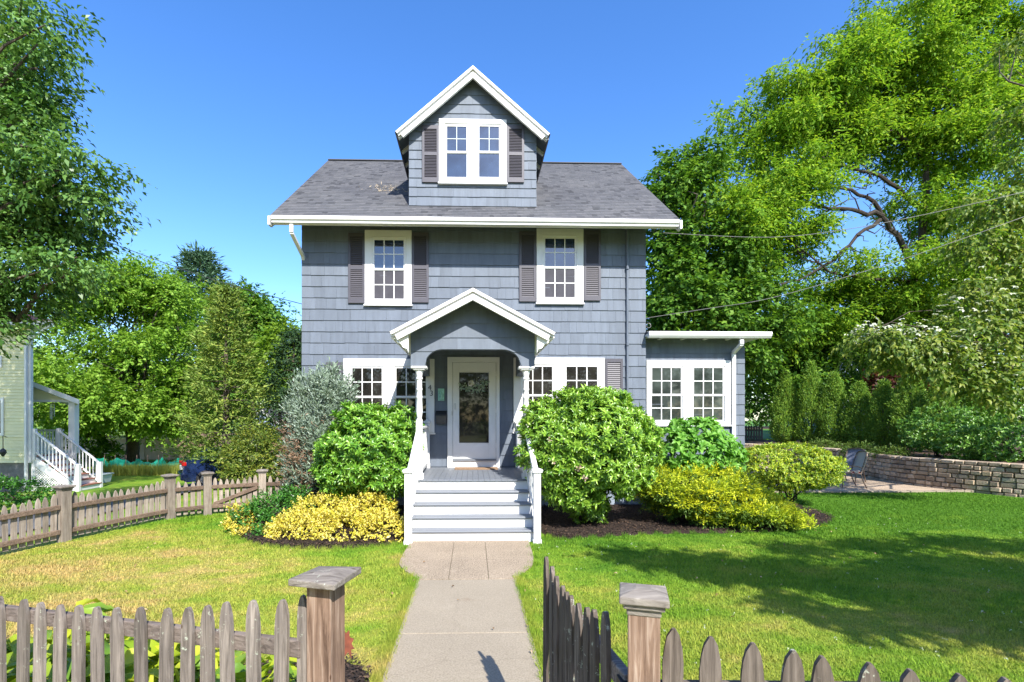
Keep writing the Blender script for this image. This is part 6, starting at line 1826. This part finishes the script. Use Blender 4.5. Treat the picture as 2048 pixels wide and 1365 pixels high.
# tan fence with lattice top across the back
YF = 36.0
t = thing('lattice_fence', (P(230, 900, YF)[0], YF, -.85), 'long tan board fence with lattice top behind the maple', 'fence')
xa, xb = P(-60, 900, YF)[0], P(400, 900, YF)[0]
zt_ = P(200, 871, YF)[2]
mb = MB(); rr = random.Random(2); x = xa
while x < xb:
    mb.box(x, x + .145, YF, YF + .025 + rr.uniform(0, .006), -.9, zt_ - .30); x += .15
mb.build('board_panel', 'tan', t)
mb = MB(); x = xa
while x < xb:
    mb.bar((x, YF, zt_ - .28), (x + .26, YF, zt_ - .03), .035, .01, up=(0, 1, 0)); mb.bar((x + .26, YF + .012, zt_ - .28), (x, YF + .012, zt_ - .03), .035, .01, up=(0, 1, 0)); x += .11
mb.build('lattice', 'tan', t)
MB().box(xa, xb, YF - .02, YF + .05, zt_ - .31, zt_ - .27).box(xa, xb, YF - .02, YF + .05, zt_ - .035, zt_).build('rail', 'tan', t)
x = xa
while x < xb:
    MB().box(x - .06, x + .06, YF - .05, YF + .07, -.9, zt_ + .1).build('post', 'tan', t); x += 2.4

# shed
a = P(361, 945, 28); b = P(404, 945, 28)
za = P(361, 895, 28)[2]; zr = P(395, 866, 28)[2]
t = thing('garden_shed', ((a[0] + b[0]) / 2, 28, -.85), 'weathered brown board shed behind the navy car', 'shed')
w2 = b[0] - a[0] + .5
MB().prism([(a[0], -.95), (a[0] + w2, -.95), (a[0] + w2, za), (a[0] + w2 / 2, zr), (a[0], za)], (0, 28, 0), (1, 0, 0), (0, 0, 1), (0, 1, 0), 0, 2.5).build('wall', 'shedwood', t)
mb = MB()
for s in (-1, 1):
    m = a[0] + w2 / 2
    mb.bar((m, 27.85, zr + .06), (m + s * (w2 / 2 + .1), 27.85, za + .02), .08, .10, up=(0, 0, 1)); 
    mb.add([(m, 27.8, zr + .06), (m + s * (w2 / 2 + .15), 27.8, za - .02), (m + s * (w2 / 2 + .15), 30.6, za - .02), (m, 30.6, zr + .06)], [(0, 1, 2, 3)])
mb.build('roof', 'shedwood', t)

# green netting round a vegetable plot, tall grass before it
YN = 27.5
t = thing('garden_netting', (P(280, 940, YN)[0], YN, -.85), 'low green plastic netting on stakes round the vegetable plot', 'netting')
V = []; F = []
xs = np.linspace(P(186, 940, YN)[0], P(362, 940, YN)[0], 50)
for i, x in enumerate(xs):
    h = .50 + .12 * math.sin(i * .55) + .05 * math.sin(i * 1.9); y = YN + .25 * math.sin(i * .4)
    V += [(x, y, -.75), (x, y + .03, -.75 + h)]
F = [(2 * i, 2 * i + 2, 2 * i + 3, 2 * i + 1) for i in range(49)]
MB().add(V, F).build('net', 'net', t)
for x in xs[::6]:
    MB().tube([(x, YN, -.9), (x + .05, YN - .02, .05)], .02, 6).build('stake', 'shedwood', t)
rng = np.random.default_rng(91)
n = 5000
x = rng.uniform(P(186, 940, 26)[0], P(362, 940, 26)[0], n); y = rng.uniform(25.6, 27.2, n); h = .25 + .3 * rng.random(n); an = rng.random(n) * 6.28
S = np.stack([np.cos(an), np.sin(an), 0 * an], 1) * .02; base = np.stack([x, y, np.full(n, -.87)], 1)
V = np.stack([base - S, base + S, base + UP * h[:, None] + rng.normal(size=(n, 3)) * .06], 1).reshape(-1, 3)
o = np_mesh('tall_grass', V, np.arange(3 * n).reshape(n, 3), 'tall'); tag(o, 'unmown yellow green grass along the vegetable plot', 'grass', kind='stuff')

# navy car, seen from behind its rear corner
def car():
    t = thing('parked_car', (0, 0, 0), 'navy blue hatchback parked on the driveway behind the cedar', 'car')
    prof = [(0, .38), (.02, .62), (.05, .86), (.16, 1.02), (.42, 1.28), (.75, 1.42), (1.5, 1.47), (2.2, 1.42), (2.85, 1.05), (3.6, .93), (4.15, .80), (4.3, .60), (4.3, .30), (.1, .26)]
    V = []; n = len(prof)
    half = []
    for x, z in prof:
        f = 0.86 if z < 1.0 else .86 - .24 * (z - 1.0) / .47
        e = 1 - .12 * (max(0, .35 - x) / .35) ** 2 - .16 * (max(0, x - 3.7) / .6) ** 2
        half.append(f * e)
    V = [(x, -w, z) for (x, z), w in zip(prof, half)] + [(x, w, z) for (x, z), w in zip(prof, half)]
    mb = MB().add(V, [tuple(range(n)), tuple(reversed(range(n, 2 * n)))] + [(i, i + n, (i + 1) % n + n, (i + 1) % n) for i in range(n)])
    mb.build('body', 'carpaint', t, bevel=.05)
    mb = MB().add([(.155, -.60, 1.035), (.155, .60, 1.035), (.45, .58, 1.30), (.45, -.58, 1.30)], [(0, 3, 2, 1)])
    for v in range(4): x, y, z = mb.v[v]; mb.v[v] = (x - .03, y, z + .02)
    mb.build('rear_window', 'glass', t)
    for s in (-1, 1):
        mb = MB().add([(.50, s * .86, 1.03), (2.75, s * .865, 1.03), (2.15, s * .685, 1.38), (.85, s * .685, 1.38)], [(0, 1, 2, 3)])
        mb.build('side_window', 'glass', t)
        MB().box(-.015, .14, s * .62, s * .80, .84, .98).build('taillight', 'redlens', t, bevel=.03)
        for x in (.75, 3.35):
            wv = MB().lathe([(.20, -.10), (.31, -.10), (.33, -.06), (.33, .06), (.31, .10), (.20, .10)], (x, s * .78, .33), 20, 'y').build('wheel', 'tyre', t)
            MB().lathe([(.02, -.11), (.19, -.10), (.19, .10), (.02, .11)], (x, s * .78, .33), 16, 'y').build('rim', 'rim', wv)
    MB().box(-.05, .2, -.78, .78, .32, .58).build('bumper', 'carpaint', t, bevel=.05)
    MB().box(-.02, .03, -.25, .25, .68, .80).build('number_plate', 'offwhite', t)
    return t
c = car()
cp = P(358, 966, 18.6)
c.location = (float(cp[0]), 18.7, float(hgt(cp[0])) + .03); c.rotation_euler = (0, 0, math.radians(33))

# white garage gable beyond the azalea
YG = 40
t = thing('garage', (P(535, 850, YG)[0], YG, -.85), 'white gabled garage far behind the azalea', 'garage')
a = P(478, 858, YG); b = P(568, 858, YG); pk_ = P(525, 824, YG)
MB().prism([(a[0], -1), (b[0], -1), (b[0], a[2]), (pk_[0], pk_[2]), (a[0], a[2])], (0, YG, 0), (1, 0, 0), (0, 0, 1), (0, 1, 0), 0, 6).build('wall', 'bluesiding', t)
MB().bar((pk_[0], YG - .1, pk_[2] + .1), (a[0] - .2, YG - .1, a[2] - .05), .2, .2).bar((pk_[0], YG - .1, pk_[2] + .1), (b[0] + .2, YG - .1, a[2] - .05), .2, .2).build('rake_board', 'white', t)
MB().bar((pk_[0], YG + 3, pk_[2] + .25), (a[0] - .3, YG + 3, a[2] + .1), 6.4, .1, up=(0, 0, 1)).bar((pk_[0], YG + 3, pk_[2] + .25), (b[0] + .3, YG + 3, a[2] + .1), 6.4, .1, up=(0, 0, 1)).build('roof', 'asphalt_shingle', t)
w1 = P(518, 845, YG - .05); w2_ = P(534, 858, YG - .05)
w = frame(MB(), w1[0], w2_[0], w2_[2] - .3, w1[2], .08, YG - .1, YG - .01).build('window', 'white', t)
MB().box(w1[0] + .08, w2_[0] - .08, YG - .05, YG - .02, w2_[2] - .2, w1[2] - .08).build('pane', 'glass', w)

# pale blue house and dark picket fence behind the evergreen row
YB = 38
t = thing('neighbour_house', (P(1740, 800, YB)[0], YB, TZ), 'pale blue white trimmed house glimpsed above the arborvitae', 'house')
a = P(1672, 700, YB); b = P(1850, 860, YB)
mb = MB().box(a[0], b[0], YB, YB + 7, TZ - .2, a[2])
shingles(mb, (a[0], YB, 0), (1, 0, 0), (0, 0, 1), (0, -1, 0), 0, b[0] - a[0], lambda u: TZ, lambda u: a[2], .16, 2, 4, .025, .002, 95)
mb.build('wall', 'bluesiding', t)
m_ = (a[0] + b[0]) / 2
MB().prism([(a[0] - .4, a[2]), (b[0] + .4, a[2]), (m_, a[2] + 2.2)], (0, YB - .3, 0), (1, 0, 0), (0, 0, 1), (0, 1, 0), 0, 7.6).build('roof', 'asphalt_shingle', t)
for xa_, xb_ in ((1694, 1701), (1726, 1748)):
    u, v = P(xa_, 730, YB), P(xb_, 850, YB)
    MB().box(u[0], v[0], YB - .07, YB - .03, TZ, a[2] - .05).build('corner_board', 'white', t)
u, v = P(1702, 742, YB), P(1724, 800, YB)
w = frame(MB(), u[0], v[0], v[2], u[2], .10, YB - .08, YB - .03).build('window', 'white', t)
MB().box(u[0] + .1, v[0] - .1, YB - .055, YB - .035, v[2] + .1, u[2] - .1).build('pane', 'glass', w)
r0, r1 = P(1776, 760, YB - 1.5), P(1812, 778, YB - 1.5)
r = MB().bar((r0[0], YB - 1.5, r0[2]), (r1[0], YB - 1.5, r1[2] + .6), .08, .08).build('handrail', 'white', t)
for k in range(10):
    x = r0[0] + (r1[0] - r0[0]) * k / 9
    MB().box(x - .03, x + .03, YB - 1.53, YB - 1.47, TZ + .2, r0[2] - .02 * k).build('baluster', 'white', r)
YP = 28.5
t = thing('picket_fence', (P(1505, 865, YP)[0], YP, TZ), 'dark stained picket fence at the sunroom corner far behind', 'fence')
x0, x1 = P(1440, 865, YP)[0], P(1524, 865, YP)[0]
zt_ = P(1500, 850, YP)[2]
n = 17
for k in range(n):
    x = x0 + (x1 - x0) * k / (n - 1)
    MB().prism([(x - .05, TZ - .1), (x + .05, TZ - .1), (x + .05, zt_ - .12), (x, zt_), (x - .05, zt_ - .12)], (0, YP, 0), (1, 0, 0), (0, 0, 1), (0, 1, 0), 0, .03).build('picket', 'iron', t)
MB().box(x0, x1, YP + .032, YP + .08, zt_ - .35, zt_ - .26).box(x0, x1, YP + .032, YP + .08, TZ + .12, TZ + .2).build('rail', 'iron', t)

# ------------------------------------------------------------------ light, sky, camera
SUN = Vector((.34, -1.0, .95)).normalized()
sd = bpy.data.lights.new('sun', 'SUN'); sd.energy = 4.0; sd.angle = math.radians(.5); sd.color = (1.0, .955, .88)
so = bpy.data.objects.new('sun', sd); COL.objects.link(so)
so.rotation_euler = (-SUN).to_track_quat('-Z', 'Y').to_euler(); so.location = (6, -20, 20)
w = bpy.data.worlds.new('World'); scene.world = w; w.use_nodes = True
nt = w.node_tree
for n_ in list(nt.nodes): nt.nodes.remove(n_)
sky = nt.nodes.new('ShaderNodeTexSky'); sky.sky_type = 'NISHITA'; sky.sun_disc = False
sky.sun_elevation = math.asin(SUN.z); sky.sun_rotation = math.atan2(SUN.x, SUN.y)
sky.air_density = 1.0; sky.dust_density = .7; sky.ozone_density = 2.6; sky.altitude = 50
hs_ = nt.nodes.new('ShaderNodeHueSaturation'); hs_.inputs['Saturation'].default_value = 1.28; hs_.inputs['Hue'].default_value = .509; hs_.inputs['Value'].default_value = 1.22
bg = nt.nodes.new('ShaderNodeBackground'); bg.inputs[1].default_value = .115
out = nt.nodes.new('ShaderNodeOutputWorld')
nt.links.new(sky.outputs[0], hs_.inputs['Color']); nt.links.new(hs_.outputs[0], bg.inputs[0]); nt.links.new(bg.outputs[0], out.inputs[0])

cam = bpy.data.cameras.new('camera'); co = bpy.data.objects.new('camera', cam); COL.objects.link(co)
co.location = (0, 0, E); co.rotation_euler = (PI / 2, 0, -TH)
cam.sensor_width = 36; cam.sensor_fit = 'HORIZONTAL'; cam.lens = 36 * FPX / 2048
cam.shift_x = (1024 - CX) / 2048; cam.shift_y = (CY - 682.5) / 2048
cam.clip_start = .05; cam.clip_end = 3000
scene.camera = co
scene.render.engine = 'CYCLES'
scene.cycles.max_bounces = 8; scene.cycles.diffuse_bounces = 3; scene.cycles.glossy_bounces = 3; scene.cycles.transmission_bounces = 4; scene.cycles.transparent_max_bounces = 6
scene.cycles.use_denoising = True
scene.view_settings.view_transform = 'Standard'; scene.view_settings.look = 'None'; scene.view_settings.exposure = 1.28; scene.view_settings.gamma = 1
